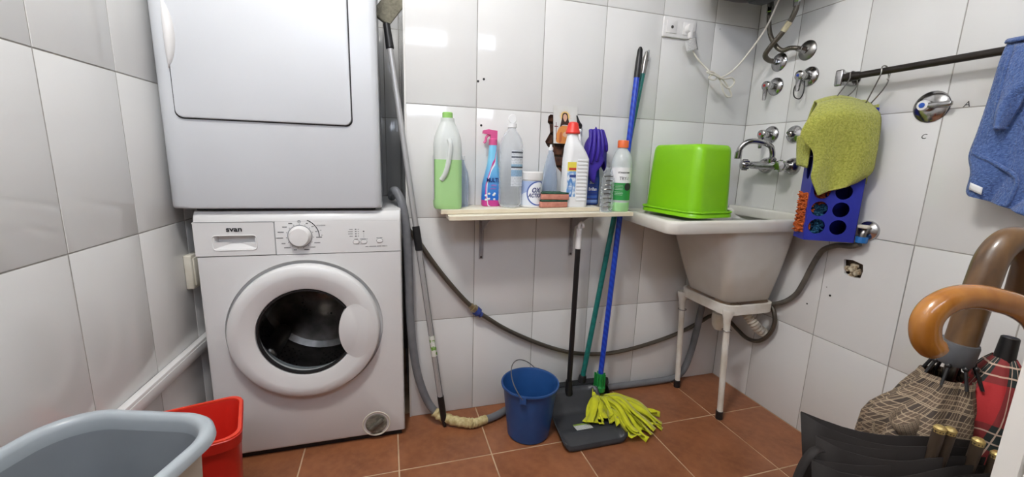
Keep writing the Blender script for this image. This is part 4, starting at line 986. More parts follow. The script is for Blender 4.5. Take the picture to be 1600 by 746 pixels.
# ---------------------------------------------------------------- sockets and the heater's flex
t = thing('wall_socket', 'white double wall socket frame on the back wall near the corner', 'socket', (-.403, -.004, 1.53))
pl = MB().box((-.481, -.010, 1.530), (-.326, -.0005, 1.606), .004, 3).build('frame_plate', M_WPLAST, t)
for x in (-.443, -.365):
    MB().box((x - .024, -.0125, 1.545), (x + .024, -.009, 1.592), .002).build('insert', M_WPLAST, t)
MB().lathe((-.441, -.0122, 1.568), (0, -1, 0), [(.006, 0), (.006, .0012), (.0035, .002), (0, .001)], 18).build('aerial_outlet', M_DSTEEL, t)
M_CORD = mat('cream_cord', (222, 218, 206), .45)
t = thing('power_cable', 'white mains cable with plug, tied in a bow between socket and water heater', 'cable', (-.27, -.05, 1.36))
MB().lathe((-.362, -.0126, 1.568), (0, -1, 0), [(0, 0), (.0195, 0), (.0195, .012), (.017, .02), (0, .022)], 28).build('plug', M_WPLAST, t)
MB().box((-.371, -.034, 1.528), (-.353, -.016, 1.572), .006, 3).build('plug_grip', M_WPLAST, t)
MB().tube([(-.362, -.026, 1.53), (-.358, -.030, 1.505), (-.335, -.04, 1.46), (-.285, -.058, 1.41), (-.252, -.068, 1.392), (-.225, -.07, 1.385), (-.18, -.08, 1.415), (-.15, -.11, 1.47), (-.125, -.16, 1.56), (-.118, -.20, 1.66)], .0034, 10, 8).build('lead', M_CORD, t)
for k, P in enumerate(([(-.245, -.068, 1.387), (-.275, -.075, 1.40), (-.305, -.075, 1.398), (-.27, -.08, 1.388), (-.225, -.078, 1.378), (-.18, -.078, 1.385), (-.163, -.076, 1.368), (-.185, -.072, 1.345), (-.215, -.07, 1.36), (-.24, -.068, 1.385)],
                      [(-.235, -.07, 1.389), (-.262, -.07, 1.372), (-.29, -.072, 1.378), (-.265, -.076, 1.392), (-.225, -.074, 1.378), (-.188, -.07, 1.352), (-.162, -.068, 1.318), (-.185, -.068, 1.312), (-.21, -.07, 1.335), (-.235, -.07, 1.385)])):
    MB().tube(P, .0034, 10, 8).build('bow_loop', M_CORD, t)
b = MB(); b.grid(lambda u, v: Vector((-.394 + .052 * u + .012 * (1 - v) , -.034 - .006 * math.sin(3 * u) - .006 * (1 - v), 1.470 + .044 * v + .018 * u)), 6, 5)
b.build('paper_tag', stripes_mat('tag_print', (206, 206, 204), [], 5), t, solid=.0006)

# ---------------------------------------------------------------- hoses along the walls
M_GHOSE = mat('grey_drain_hose', (122, 124, 128), .45, c2=(106, 108, 112), nscale=20)
t = thing('drain_hose', 'grey drain hose running from the washing machine along the floor, patched with tape', 'hose', (-1.0, -.06, 0))
HP = [(-1.532, .16, .868), (-1.53, .08, .892), (-1.520, .0, .905), (-1.502, -.036, .872), (-1.489, -.042, .80), (-1.483, -.046, .70), (-1.480, -.05, .58), (-1.479, -.052, .46), (-1.470, -.055, .32), (-1.452, -.058, .2), (-1.42, -.064, .10), (-1.385, -.075, .045)]
MB().tube(HP, .0148, 16, 8).build('upright_run', M_GHOSE, t)
MB().tube([(-1.205, -.118, .017), (-1.15, -.098, .0155), (-1.08, -.06, .0155), (-.98, -.022, .0155), (-.82, -.0165, .0155), (-.64, -.0165, .0155), (-.47, -.02, .0155), (-.30, -.024, .018), (-.235, -.026, .03), (-.198, -.027, .07), (-.172, -.028, .16), (-.158, -.03, .26), (-.152, -.035, .36), (-.156, -.05, .43)], .0148, 16, 8).build('floor_run', M_GHOSE, t)
def taped(P, nm, amp, base):
    P = smooth(P, 12); b = MB(); rings = []; rnd = random.Random(9)
    for i, p in enumerate(P):
        T_ = (P[min(i + 1, len(P) - 1)] - P[max(i - 1, 0)]).normalized(); u_ = T_.cross(Vector((0, 0, 1))).normalized(); v_ = T_.cross(u_)
        rings.append([p + (u_ * math.cos(2 * PI * j / 18) + v_ * math.sin(2 * PI * j / 18)) * (base + amp * math.sin(j * 2 * PI / 18 + i * .9) + rnd.uniform(-.0008, .0008)) for j in range(18)])
    b.loft(rings, True, True, True); return b.build(nm, mat('yellowed_tape', (214, 200, 150), .6, c2=(176, 156, 104), nscale=70, bump=.4, bscale=90), t, angle=40)
taped([(-1.395, -.072, .056), (-1.365, -.084, .036), (-1.32, -.104, .024), (-1.275, -.125, .022), (-1.253, -.131, .021)], 'tape_wrap', .0016, .0185)
taped([(-1.256, -.131, .02), (-1.235, -.127, .019), (-1.198, -.115, .0185)], 'tape_wrap', .0008, .0168)
# inlet hose: braided, from behind the machine to the tap on the right wall
t = thing('inlet_hose', 'dark braided inlet hose sagging along the back wall to the tap beyond the sink', 'hose', (-.8, -.025, .2))
MB().tube([(-1.4935, .08, .80), (-1.4935, .0, .79), (-1.485, -.022, .775), (-1.448, -.022, .729), (-1.39, -.021, .64), (-1.336, -.022, .565), (-1.275, -.022, .49), (-1.236, -.022, .449)], .0088, 12, 8).build('hose_run', M_BRAID, t)
MB().tube([(-1.208, -.022, .424), (-1.102, -.02, .349), (-.989, -.02, .287), (-.88, -.02, .238), (-.779, -.02, .206), (-.65, -.02, .188), (-.524, -.02, .193), (-.38, -.02, .217), (-.256, -.02, .248), (-.14, -.02, .292), (-.07, -.026, .325), (-.028, -.07, .318), (-.024, -.13, .293), (-.026, -.19, .276), (-.028, -.25, .29), (-.028, -.295, .34), (-.027, -.31, .40), (-.027, -.29, .455), (-.03, -.245, .478), (-.034, -.205, .462)], .0088, 12, 8).build('hose_run', M_BRAID, t)
MB().tube([(-.034, -.20, .462), (-.026, -.27, .465), (-.022, -.33, .495), (-.022, -.375, .542), (-.024, -.40, .60), (-.025, -.418, .658), (-.026, -.437, .71), (-.028, -.458, .742), (-.028, -.50, .765), (-.03, -.545, .772), (-.032, -.572, .785)], .0095, 12, 8).build('hose_run', M_HOSEG, t)
d = Vector((.70, 0, -.71)); c0 = Vector((-1.248, -.022, .462))
k = MB().lathe(c0, d, [(0, 0), (.0115, 0), (.0115, .014), (.017, .016), (.017, .03), (0, .03)], 6).build('hose_coupling', mat('brass_coupling', (168, 156, 124), .35, .8), t)
MB().lathe(c0 + d * .030, d, [(0, 0), (.0185, 0), (.0185, .018), (.012, .022), (.012, .034), (0, .034)], 12).build('coupling_ring', mat('blue_coupling', (52, 70, 140), .4), k)

# ---------------------------------------------------------------- flat mop leaning by the alcove edge
def along(a, c, f): return Vector(a) + (Vector(c) - Vector(a)) * f
M_ALU = mat('brushed_aluminium', (186, 186, 186), .4, .4)
t = thing('flat_mop', 'telescopic flat mop with grey pad leaning upside down beside the dryer', 'mop', (-1.357, -.10, 0))
A, B = Vector((-1.357, -.100, 0)), Vector((-1.537, .012, 1.462)); dv = (B - A).normalized()
F = lambda f: along(A, B, f)
MB().lathe(F(.004), dv, [(0, 0), (.006, .0), (.012, .03), (.0125, .125), (0, .125)], 16).build('pole_grip', M_BLACK, t)
for k in range(3):                                                  # fluted lower tube
    pass
b = MB(); N_ = 18; n1 = dv.orthogonal().normalized(); n2 = dv.cross(n1)
b.loft([[p + (n1 * math.cos(2 * PI * j / 36) + n2 * math.sin(2 * PI * j / 36)) * (.0108 - .0016 * (j % 6 == 0)) for j in range(36)] for p in (F(.085), F(.49))], True, True, True)
lo = b.build('lower_tube', M_ALU, t, angle=20)
for k in (0, 12, 24): MB().tube([F(.086) + (n1 * math.cos(2 * PI * (k + 3) / 36) + n2 * math.sin(2 * PI * (k + 3) / 36)) * .0106, F(.489) + (n1 * math.cos(2 * PI * (k + 3) / 36) + n2 * math.sin(2 * PI * (k + 3) / 36)) * .0106], .0009, 6, 0).build('flute', M_DARK, lo)
MB().cyl(F(.475), F(.535), .0138, .0132, 18, .002).build('clamp_collar', M_BLACK, t)
MB().cyl(F(.53), F(.97), .0098, .0098, 18).build('upper_tube', M_ALU, t)
b = MB(); p0, p1 = F(.20), F(.255)
b.loft([[p + (n1 * math.cos(a) + n2 * math.sin(a)) * .0112 for a in [2 * PI * j / 24 for j in range(24)]] for p in (p0, along(p0, p1, .5), p1)])
b.build('paper_label', mat('green_white_label', (226, 228, 220), .5, c2=(120, 168, 70), nscale=60, lo=.5, hi=.56), t)
MB().cyl(F(.945), F(1.0), .0135, .0115, 16, .002).build('swivel_socket', M_BLACK, t)
hc_ = F(1.03); xf = Matrix.Translation(hc_ + Vector((.016, .022, .012))) @ Matrix.Rotation(math.radians(34), 4, 'Y') @ Matrix.Rotation(math.radians(-18), 4, 'X')
MB().box((-.030, .002, -.055), (.030, .010, .12), .003, 2, xf).build('head_plate', M_GREYP, t)
MB().box((-.033, -.010, -.058), (.033, .002, .125), .004, 3, xf).build('mop_pad', mat('grey_mop_pad', (138, 134, 118), .95, c2=(112, 108, 92), nscale=90, bump=.8, bscale=260, bdist=.003), t)

# ---------------------------------------------------------------- blue bucket
t = thing('blue_bucket', 'dark blue plastic bucket with wire handle on the floor', 'bucket', (-1.052, -.205, 0))
M_BUCK = mat('blue_plastic', (36, 80, 140), .35, c2=(30, 70, 126), nscale=8)
bc = Vector((-1.052, -.205, 0)); BH = .212
MB().lathe(bc, (0, 0, 1), [(0, .001), (.076, .001), (.08, .006), (.101, BH - .012), (.108, BH - .010), (.1095, BH - .004), (.108, BH), (.1035, BH), (.1, BH - .006), (.078, .012), (0, .012)], 48).build('bucket_body', M_BUCK, t, angle=30)
for a in (math.radians(238), math.radians(58)):
    p = bc + Vector((.106 * math.cos(a), .106 * math.sin(a), BH - .012)); tdir = Vector((-math.sin(a), math.cos(a), 0)); rd = Vector((math.cos(a), math.sin(a), 0))
    b = MB(); b.add([p + tdir * q + rd * e + Vector((0, 0, h)) for q in (-.012, .012) for e in (-.002, .007) for h in (-.016, .010)], [(0, 1, 3, 2), (4, 6, 7, 5), (0, 4, 5, 1), (2, 3, 7, 6), (1, 5, 7, 3), (0, 2, 6, 4)])
    b.build('handle_lug', M_BUCK, t)
a = math.radians(238); e0 = bc + Vector((.112 * math.cos(a), .112 * math.sin(a), BH - .01)); e1 = bc - Vector((.112 * math.cos(a), .112 * math.sin(a), -(BH - .01)))
mid = (e0 + e1) / 2; ax = (e1 - e0).normalized(); tilt = Vector((ax.y, -ax.x, 0)) * -.62 + Vector((0, 0, .62)); tilt.normalize()
MB().tube([e0 + (e1 - e0) * (.5 - .5 * math.cos(q)) + tilt * (.098 * math.sin(q)) for q in [PI * k / 24 for k in range(25)]], .0019, 8, 2).build('wire_handle', M_STEEL, t)

# ---------------------------------------------------------------- dustpan, broom, mop
t = thing('dustpan', 'dark grey long-handled dustpan with a price label, flat on the floor', 'dustpan', (-.85, -.2, 0))
M_PAN = mat('charcoal_plastic', (62, 64, 68), .38, c2=(54, 56, 60), nscale=12)
px0, px1, py0, py1 = -.963, -.710, -.345, -.105
b = MB()
def pan(u, v):                       # u across, v from the front lip to the back
    s_ = abs(2 * u - 1); x = px0 + (px1 - px0) * u; back = max(0, (v - .72) / .28); side = max(0, (s_ - .82) / .18)
    x = (px0 + px1) / 2 + (x - (px0 + px1) / 2) * (1 - .10 * v - .16 * back ** 3)
    zz = .004 + (.026 * min(1, v / .2) ** .8 - .012 * min(1, max(0, v - .22) / .2)) * (1 - side) + .085 * back ** 1.6 + .060 * side ** 1.5 * (.4 + .6 * v)
    return Vector((x, py0 + (py1 - py0) * (v - .05 * back * s_ ** 3), min(zz, .105)))
b.grid(pan, 26, 22); b.build('pan', M_PAN, t, solid=.0035, angle=60)
b = MB(); b.grid(lambda u, v: pan(.0 + u, .0) + Vector((0, -.010 * (1 - v), -.003 * (1 - v) * 0 + .0)) + Vector((0, 0, .016 * (1 - abs(1 - 2 * v)))), 16, 4); b.build('front_lip', M_PAN, t, solid=.002)
b = MB(); rz = lambda x, y: .004 + .026 - .012 * min(1, max(0, (y - py0) / (py1 - py0) - .22) / .2) + .0028
lab = [(-.898, -.262), (-.828, -.262), (-.828, -.225), (-.898, -.225)]
o = MB(); o.grid(lambda u, v: Vector((-.885 + .068 * u + .004 * v, -.285 + .048 * v, rz(0, -.285 + .048 * v) + .0012)), 4, 4); o.build('price_label', stripes_mat('price_label_print', (222, 224, 222), [(.8, 1.1, (150, 180, 60))], 4), t)
MB().lathe((-.846, -.112, .075), (-.01, .02, 1), [(0, 0), (.018, 0), (.0155, .03), (.0135, .06), (0, .06)], 16).build('handle_socket', M_BLACK, t)
PT = Vector((-.8455, -.116, .775))
MB().cyl((-.846, -.112, .10), (-.8455, -.1155, .70), .0105, .0105, 16).build('handle', M_BLACK, t)
h = MB().cyl((-.8455, -.1155, .695), PT, .0115, .0112, 16, .002).build('handle_end', M_WPLAST, t)
MB().tube([PT, PT + Vector((0, 0, .015)), PT + Vector((.006, -.004, .024)), PT + Vector((.013, -.006, .016)), PT + Vector((.014, -.006, .004))], .0055, 10, 6).build('hanging_hook', M_WPLAST, h)

t = thing('broom', 'broom with dark teal pole leaning on the wall behind the dustpan', 'broom', (-.79, -.04, 0))
A, B = Vector((-.762, -.060, .082)), Vector((-.551, -.018, 1.468)); F = lambda f: along(A, B, f)
M_TEAL = mat('teal_pole', (28, 124, 116), .35, c2=(20, 98, 94), nscale=60); M_TEAL2 = mat('light_teal_pole', (70, 168, 176), .3, c2=(50, 140, 150), nscale=60)
MB().cyl(F(0.0), F(.94), .0112, .0108, 16).build('pole', M_TEAL, t)
MB().lathe(F(.935), B - A, [(.0118, 0), (.0118, .03), (.0105, .06), (.006, .085), (0, .09)], 16).build('pole_end', M_STEEL, t)
MB().tube([F(1.0) + Vector((0, -.004, -.02)), F(1.0) + Vector((.005, -.005, .0)), F(1.0) + Vector((.006, -.004, -.04))], .003, 8, 5).build('hanging_loop', M_GREYP, t)
MB().lathe(F(-.012), B - A, [(0, 0), (.019, .0), (.016, .05), (.0135, .055), (0, .055)], 16).build('pole_socket', M_BLACK, t)
b = MB(); b.loft([[Vector((x, y, z)) for y, z in ((-.080 + q, .062), (-.084 + q, .075), (-.078 + q, .09), (-.048 - q, .094), (-.042 - q, .075), (-.046 - q, .062))] for x, q in ((-.895, .012), (-.885, .003), (-.80, 0), (-.72, 0), (-.645, .003), (-.635, .012))], True, True, True)
b.build('head_block', mat('black_head', (40, 41, 44), .4), t, angle=30)
b = MB(); rnd = random.Random(11)
for k in range(420):
    x = -.888 + .248 * rnd.random(); y = -.078 + .032 * rnd.random(); f = (x + .765) / .13
    p = Vector((x, y, .064)); q = Vector((x + .02 * f + rnd.uniform(-.004, .004), y + rnd.uniform(-.012, .006), .001)); w_ = .0012
    b.add([p + Vector((-w_, 0, 0)), p + Vector((w_, 0, 0)), q + Vector((w_, 0, 0)), q + Vector((-w_, 0, 0)), p + Vector((0, w_, 0)), p + Vector((0, -w_, 0)), q + Vector((0, -w_, 0)), q + Vector((0, w_, 0))], [(0, 1, 2, 3), (4, 5, 6, 7)])
b.build('bristles', M_BLACK, t, smooth_=False, fixn=False)['kind'] = 'stuff'

t = thing('string_mop', 'mop with blue pole, green socket and yellow cloth strips spread on floor', 'mop', (-.70, -.12, 0))
A, B = Vector((-.705, -.113, .095)), Vector((-.592, -.034, 1.474)); F = lambda f: along(A, B, f)
def pole_mat():
    q = NT('blue_pole'); tc_ = q.node('ShaderNodeTexCoord'); mp = q.node('ShaderNodeMapping'); mp.inputs['Rotation'].default_value = (.5, .6, 0); wv = q.node('ShaderNodeTexWave'); wv.inputs['Scale'].default_value = 22
    q.link(tc_.outputs['Object'], mp.inputs[0]); q.link(mp.outputs[0], wv.inputs['Vector']); q.color(q.mix(wv.outputs[1], (24, 54, 172), (34, 76, 196))); q.b.inputs['Roughness'].default_value = .28; return q.m
MB().cyl(F(.02), F(.92), .0112, .0112, 16).build('pole', pole_mat(), t)
MB().lathe(F(.915), B - A, [(.0122, 0), (.0125, .02), (.012, .07), (.010, .105), (.005, .116), (0, .117)], 16).build('pole_end', M_BLACK, t)
M_MOPG = mat('green_socket', (30, 132, 62), .4)
so = MB().lathe(F(-.015), B - A, [(0, 0), (.026, 0), (.026, .018), (.019, .024), (.0165, .07), (.015, .075), (0, .075)], 20).build('mop_socket', M_MOPG, t)
for k in range(8):
    a = 2 * PI * k / 8; MB().box((-.0012, .0155, -.01), (.0012, .0245, .055), 0, 1, Matrix.Translation(F(0)) @ Matrix.Rotation(a, 4, 'Z')).build('socket_fin', M_MOPG, so)
M_STRIP = mat('yellow_microfibre', (212, 214, 34), .85, c2=(196, 200, 26), nscale=30, bump=.5, bscale=300, bdist=.001, sheen=.2)
hub = F(-.02) + Vector((0, 0, -.018)); rnd = random.Random(21)
for k in range(42):
    layer = k % 3
    ang = math.radians(-128 + 100 * ((k * 5) % 42) / 41 + rnd.uniform(-4, 4)); L = rnd.uniform(.20, .262) if ang > math.radians(-85) else rnd.uniform(.13, .19)
    d = Vector((math.cos(ang), math.sin(ang), 0)); sd = Vector((-d.y, d.x, 0)); w_ = rnd.uniform(.009, .0155)
    top = .008 + .015 * layer + .010 * rnd.random(); ph = rnd.uniform(0, 6); wob = rnd.uniform(-.022, .022); tw = rnd.uniform(-1.5, 1.5)
    endz = (.004 + .008 * layer) if L * math.cos(ang) > .05 or ang > math.radians(-80) else .024 + .006 * layer
    def strip(u, v):
        s_ = v; rad = .012 + L * s_; arch = math.sin(min(1, s_ * 2.1) * PI / 2)
        zz = hub.z * (1 - s_) ** 1.7 + top * 1.15 * math.sin(PI * min(1, s_ * 1.05)) * (1 - .45 * s_) + endz * s_ + .009 * math.sin(11 * s_ + ph) * s_
        ww = w_ * (.35 + .65 * min(1, s_ * 4)); off = (u - .5) * 2 * ww; twist = tw * math.sin(4 * s_ + ph)
        p = hub + d * rad + sd * (wob * math.sin(3 * s_ + ph) + off * math.cos(twist)); p.z = max(zz + off * math.sin(twist) + .003 * math.cos(2 * PI * u) * 0, .004)
        if px0 - .008 < p.x < px1 + .012 - .05 * max(0, (p.y - py0) / (py1 - py0)) and py0 - .01 < p.y < py1 + .03:
            vv = min(1, max(0, (p.y - py0) / (py1 - py0))); uu = abs(2 * (p.x - px0) / (px1 - px0) - 1); side = max(0, (uu - .72) / .18)
            p.z = max(p.z, .034 + .055 * min(1, side) ** 1.2 * (.25 + .75 * vv) + .08 * max(0, (vv - .68) / .28) ** 1.6 + .004 * layer)
        return p
    MB().grid(strip, 2, 16).build('mop_strip', M_STRIP, t, solid=.0013, angle=60)
for k in range(12):                 # gathered ends bulging round the socket
    a = math.radians(150 + 250 * k / 13); p = hub + Vector((.024 * math.cos(a), .024 * math.sin(a), 0)); q = hub + Vector((.042 * math.cos(a), .042 * math.sin(a), -.03)); r_ = hub + Vector((.036 * math.cos(a) + .01, .04 * math.sin(a) - .012, -.062))
    MB().tube([hub + Vector((.014 * math.cos(a), .014 * math.sin(a), -.004)), p + Vector((0, 0, -.006)), q, r_], lambda f: .0070 * (1 - .3 * f), 8, 5).build('gathered_strip', M_STRIP, t)

# ---------------------------------------------------------------- red bin and grey tub at the left
t = thing('red_bin', 'red plastic rectangular bin between the washing machine and grey tub', 'bin', (-2.03, -.44, 0))
RZ = .36; rc = (-2.030, -.452)
def rs(z, hx, hy, r, rot=math.radians(15)): return [Vector((x, y, z)) for x, y in rr_ring(rc[0], rc[1], hx, hy, r, 8, rot)]
b = MB(); b.loft([rs(.001, .085, .075, .03), rs(.006, .09, .08, .032), rs(RZ - .03, .106, .096, .034), rs(RZ - .028, .112, .102, .036), rs(RZ - .002, .114, .104, .036), rs(RZ, .112, .102, .035), rs(RZ, .106, .096, .034), rs(RZ - .006, .103, .093, .033), rs(.012, .087, .077, .03)], cap0=True, cap1=True)
b.build('bin_body', M_RED, t, angle=40)
b = MB(); b.loft([rs(RZ - .001, .1125, .1025, .036), rs(RZ + .003, .112, .102, .035), rs(RZ + .003, .105, .095, .034), rs(RZ - .001, .1045, .0945, .034)]); b.build('bin_rim', mat('red_rim', (226, 62, 38), .35), t)
t = thing('laundry_tub', 'large grey plastic laundry tub with rolled rim in the left foreground', 'tub', (-2.0, -.86, 0))
GZ = .56; gr = math.radians(-18)
u_ = Vector((math.cos(gr), math.sin(gr), 0)); v_ = Vector((math.sin(gr), -math.cos(gr), 0))
far_right = Vector((-1.829, -.766, 0)); gc = far_right - u_ * .148 + v_ * .138
GA, GB = .92, .87
def gs(z, hx, hy, r): return [Vector((x, y, z)) for x, y in rr_ring(gc.x, gc.y, hx * GA, hy * GB, r, 12, gr)]
M_GTUB = mat('grey_tub_plastic', (146, 152, 157), .4, c2=(136, 142, 148), nscale=6); M_GTUBO = mat('pale_tub_outside', (206, 202, 190), .45)
b = MB(); b.loft([gs(.001, .115, .125, .05), gs(.01, .122, .132, .055), gs(GZ - .03, .146, .16, .075)], cap0=True); b.build('tub_outside', M_GTUBO, t)
b = MB(); b.loft([gs(GZ - .03, .142, .156, .072), gs(.03, .116, .126, .05), gs(.02, .10, .11, .045)], cap1=True); b.build('tub_inside', M_GTUB, t)
b = MB(); b.loft([gs(GZ - .03, .142, .156, .072), gs(GZ - .012, .143, .157, .073), gs(GZ - .003, .146, .160, .074), gs(GZ, .152, .166, .077), gs(GZ - .001, .160, .174, .08), gs(GZ - .006, .165, .179, .082), gs(GZ - .018, .1665, .1805, .082), gs(GZ - .019, .164, .178, .082), gs(GZ - .012, .155, .169, .078), gs(GZ - .03, .146, .16, .075)])
b.build('tub_rim', mat('grey_rim_plastic', (172, 180, 186), .3, c2=(160, 168, 174), nscale=8), t, angle=50)
# junction box on the left wall beside the machine
b = MB(); b.box((-.045, -.022, .590), (.03, -.0005, .70), .004, 3)
for v in b.v: v.xyz = lw(v.x, -v.y, v.z)
t = thing('wall_box', 'small yellowed electrical box on the left wall beside the washing machine', 'socket', lw(0, .01, .59))
b.build('box_body', M_OFFW, t)
b = MB(); b.box((-.035, -.026, .60), (.02, -.022, .69), .0015)
for v in b.v: v.xyz = lw(v.x, -v.y, v.z)
b.build('cover', M_OFFW, t)

# ---------------------------------------------------------------- towel rail on the right wall
RX, RZ_ = -.06, 1.333
t = thing('towel_rail', 'dark metal towel rail on chrome brackets along the right wall', 'towel rail', (RX, -.7, 1.30))
M_RAIL = mat('dark_rail', (52, 46, 42), .4, .4, c2=(38, 33, 30), nscale=30)
MB().cyl((RX, -.46, RZ_), (RX, -1.25, RZ_), .0105, .0105, 18).build('rail', M_RAIL, t)
b = MB(); b.lathe((RX, -.442, RZ_), (0, -1, 0), [(0, 0), (.013, 0), (.013, .012), (.0155, .014), (.0155, .024), (.013, .026), (.015, .034), (.013, .05), (.011, .055), (0, .055)], 18); b.build('end_ferrule', M_RAIL, t)
for y in (-.437, -1.255):
    br = MB().box((RX - .014, y - .009, RZ_ - .022), (-.0005, y + .009, RZ_ + .022), .005, 3).build('bracket', M_CHROME, t)
    MB().box((RX - .017, y - .013, RZ_ - .027), (RX - .002, y + .013, RZ_ + .027), .006, 3).build('bracket_cap', M_CHROME, br)
    MB().lathe((0, y, RZ_), (-1, 0, 0), [(0, 0), (.022, 0), (.022, .004), (0, .006)], 20).build('wall_plate', M_CHROME, br)
MB().tube([(RX - .002, -.585, RZ_ - .011), (RX - .002, -.584, RZ_ - .022), (RX - .004, -.583, RZ_ - .03), (RX - .008, -.582, RZ_ - .026)], .0012, 6, 4).build('wire_end', M_STEEL, t)

# ---------------------------------------------------------------- blue organiser hung from the rail
BA = math.radians(60); bu = Vector((math.sin(BA), -math.cos(BA), 0)); bn = Vector((-math.cos(BA), -math.sin(BA), 0)); BQ = Vector((-.180, -.489, 0))
BW_, BD, B0, B1 = .150, .078, .788, 1.225
t = thing('hanging_organiser', 'blue plastic organiser with round holes hanging from the towel rail', 'organiser', BQ + bu * .07 - bn * .035 + Vector((0, 0, B0)))
M_ORG = mat('violet_blue_plastic', (52, 60, 170), .35, c2=(46, 52, 154), nscale=6)
def W(u, d, z): return BQ + bu * u - bn * d + Vector((0, 0, z))
def holed(cells, P, nm):
    b = MB(); K = 32
    for (cu, cz, hw, hh, rx, rz_) in cells:
        out = ring_rect(K, cu - hw, cu + hw, cz - hh, cz + hh, 0, (cu, cz)); inn = [Vector((cu + rx * math.copysign(abs(math.cos(a)) ** .6, math.cos(a)), 0, cz + rz_ * math.copysign(abs(math.sin(a)) ** .6, math.sin(a)))) for a in [2 * PI * k / K + 1e-4 for k in range(K)]]
        b.loft([[P(q.x, q.z) for q in out], [P(q.x, q.z) for q in inn]])
    return b.build(nm, M_ORG, t, solid=.0025, smooth_=False)
rows = [.8365 + .0595 * k for k in range(7)]
cells = []
for k, z in enumerate(rows):
    z0 = B0 if k == 0 else (rows[k - 1] + z) / 2; z1 = B1 if k == len(rows) - 1 else (z + rows[k + 1]) / 2
    for u0, u1, cu in ((.001, .0635, .033), (.0635, .149, .096)):
        b0 = (z0 + z1) / 2
        cells.append((cu if abs((u0 + u1) / 2 - cu) < 1e9 else 0, z, 0, 0, .0252, .0252, u0, u1, z0, z1))
b = MB(); K = 32
for (cu, cz, _, _, rx, rz_, u0, u1, z0, z1) in cells:
    out = ring_rect(K, u0, u1, z0, z1, 0, (cu, cz)); inn = [Vector((cu + rx * math.cos(a), 0, cz + rz_ * math.sin(a))) for a in [2 * PI * k / K + 1e-4 for k in range(K)]]
    b.loft([[W(q.x, 0, q.z) for q in out], [W(q.x, 0, q.z) for q in inn]])
b.build('front_panel', M_ORG, t, solid=.0025, smooth_=False)
# narrow side with two long slots
holed([(BD / 2, .875, BD / 2, .875 - B0, .017, .068), (BD / 2, 1.0935, BD / 2, B1 - 1.0935, .017, .1)], lambda d, z: W(0, d, z), 'side_panel')
b = MB(); b.add([W(BW_, 0, B0), W(BW_, BD, B0), W(BW_, BD, B1), W(BW_, 0, B1)], [(0, 1, 2, 3)]); b.build('side_panel', M_ORG, t, solid=.0025)
b = MB(); b.add([W(0, BD, B0), W(BW_, BD, B0), W(BW_, BD, B1), W(0, BD, B1)], [(0, 1, 2, 3)]); b.build('back_panel', M_ORG, t, solid=.0025)
for z in (B0 + .001, 1.07): 
    b = MB(); b.add([W(0, 0, z), W(BW_, 0, z), W(BW_, BD, z), W(0, BD, z)], [(0, 1, 2, 3)]); b.build('tray', M_ORG, t, solid=.0025)
for y0, uu in ((-.474, .02), (-.566, .12)):
    top = Vector((RX, y0, RZ_ + .012)); e = W(uu, .03, B1); s_ = .012
    MB().tube([e, (e + Vector((RX - .016, y0 - .004, RZ_ - .03))) / 2 + Vector((0, 0, .01)), Vector((RX - .017, y0 - .002, RZ_ - .012)), Vector((RX - .014, y0, RZ_ + .010)), top + Vector((0, 0, .003)), Vector((RX + .014, y0, RZ_ + .004)), Vector((RX + .013, y0 - .004, RZ_ - .04)), W(uu + .016, .045, B1)], .002, 8, 8).build('wire_hook', M_STEEL, t)
# what is inside
M_ORF = mat('orange_microfibre', (206, 104, 44), .9, c2=(176, 80, 32), nscale=60); M_BLF = mat('petrol_microfibre', (34, 96, 132), .9, c2=(22, 64, 92), nscale=60)
def noodle(name, lab, mt, lo, hi, n, seed, ins=None):
    rnd = random.Random(seed); t2 = thing(name, lab, 'duster', W((lo[0] + hi[0]) / 2, (lo[1] + hi[1]) / 2, lo[2]))
    b = MB()
    base = [W(u, d, z) for z in (lo[2], hi[2]) for u, d in ((lo[0] + .008, lo[1] + .008), (hi[0] - .008, lo[1] + .008), (hi[0] - .008, hi[1] - .008), (lo[0] + .008, hi[1] - .008))]
    b.add(base, [(0, 1, 2, 3), (4, 5, 6, 7), (0, 1, 5, 4), (1, 2, 6, 5), (2, 3, 7, 6), (3, 0, 4, 7)]); b.build('pad', mt, t2)
    b = MB()
    for k in range(n):
        u, d, z = (rnd.uniform(lo[i], hi[i]) for i in range(3)); f = rnd.random()
        du, dd = (-.012, 0) if f < .6 else (0, -.008)
        if f < .6: u = lo[0] + .006
        else: d = lo[1] + .006
        p = W(u, d, z); q = W(u + du + rnd.uniform(-.003, .003), d + dd + rnd.uniform(-.003, .003), z + rnd.uniform(-.006, .006))
        b.tube([p, q], lambda f: .0032 if f < .9 else .0018, 6, 2)
    b.build('loops', mt, t2)['kind'] = 'stuff'
    return t2
noodle('orange_duster', 'orange microfibre duster stuffed in the side of the blue organiser', M_ORF, (-.006, .012, .815), (.02, .066, .945), 330, 4)
noodle('petrol_duster', 'petrol blue microfibre duster showing through the organiser holes', M_BLF, (.026, .014, .792), (.062, .062, .91), 200, 6)
noodle('rust_duster', 'rust orange microfibre duster above the petrol one in organiser', mat('rust_microfibre', (170, 72, 40), .9), (.026, .014, .914), (.062, .062, .96), 90, 8)
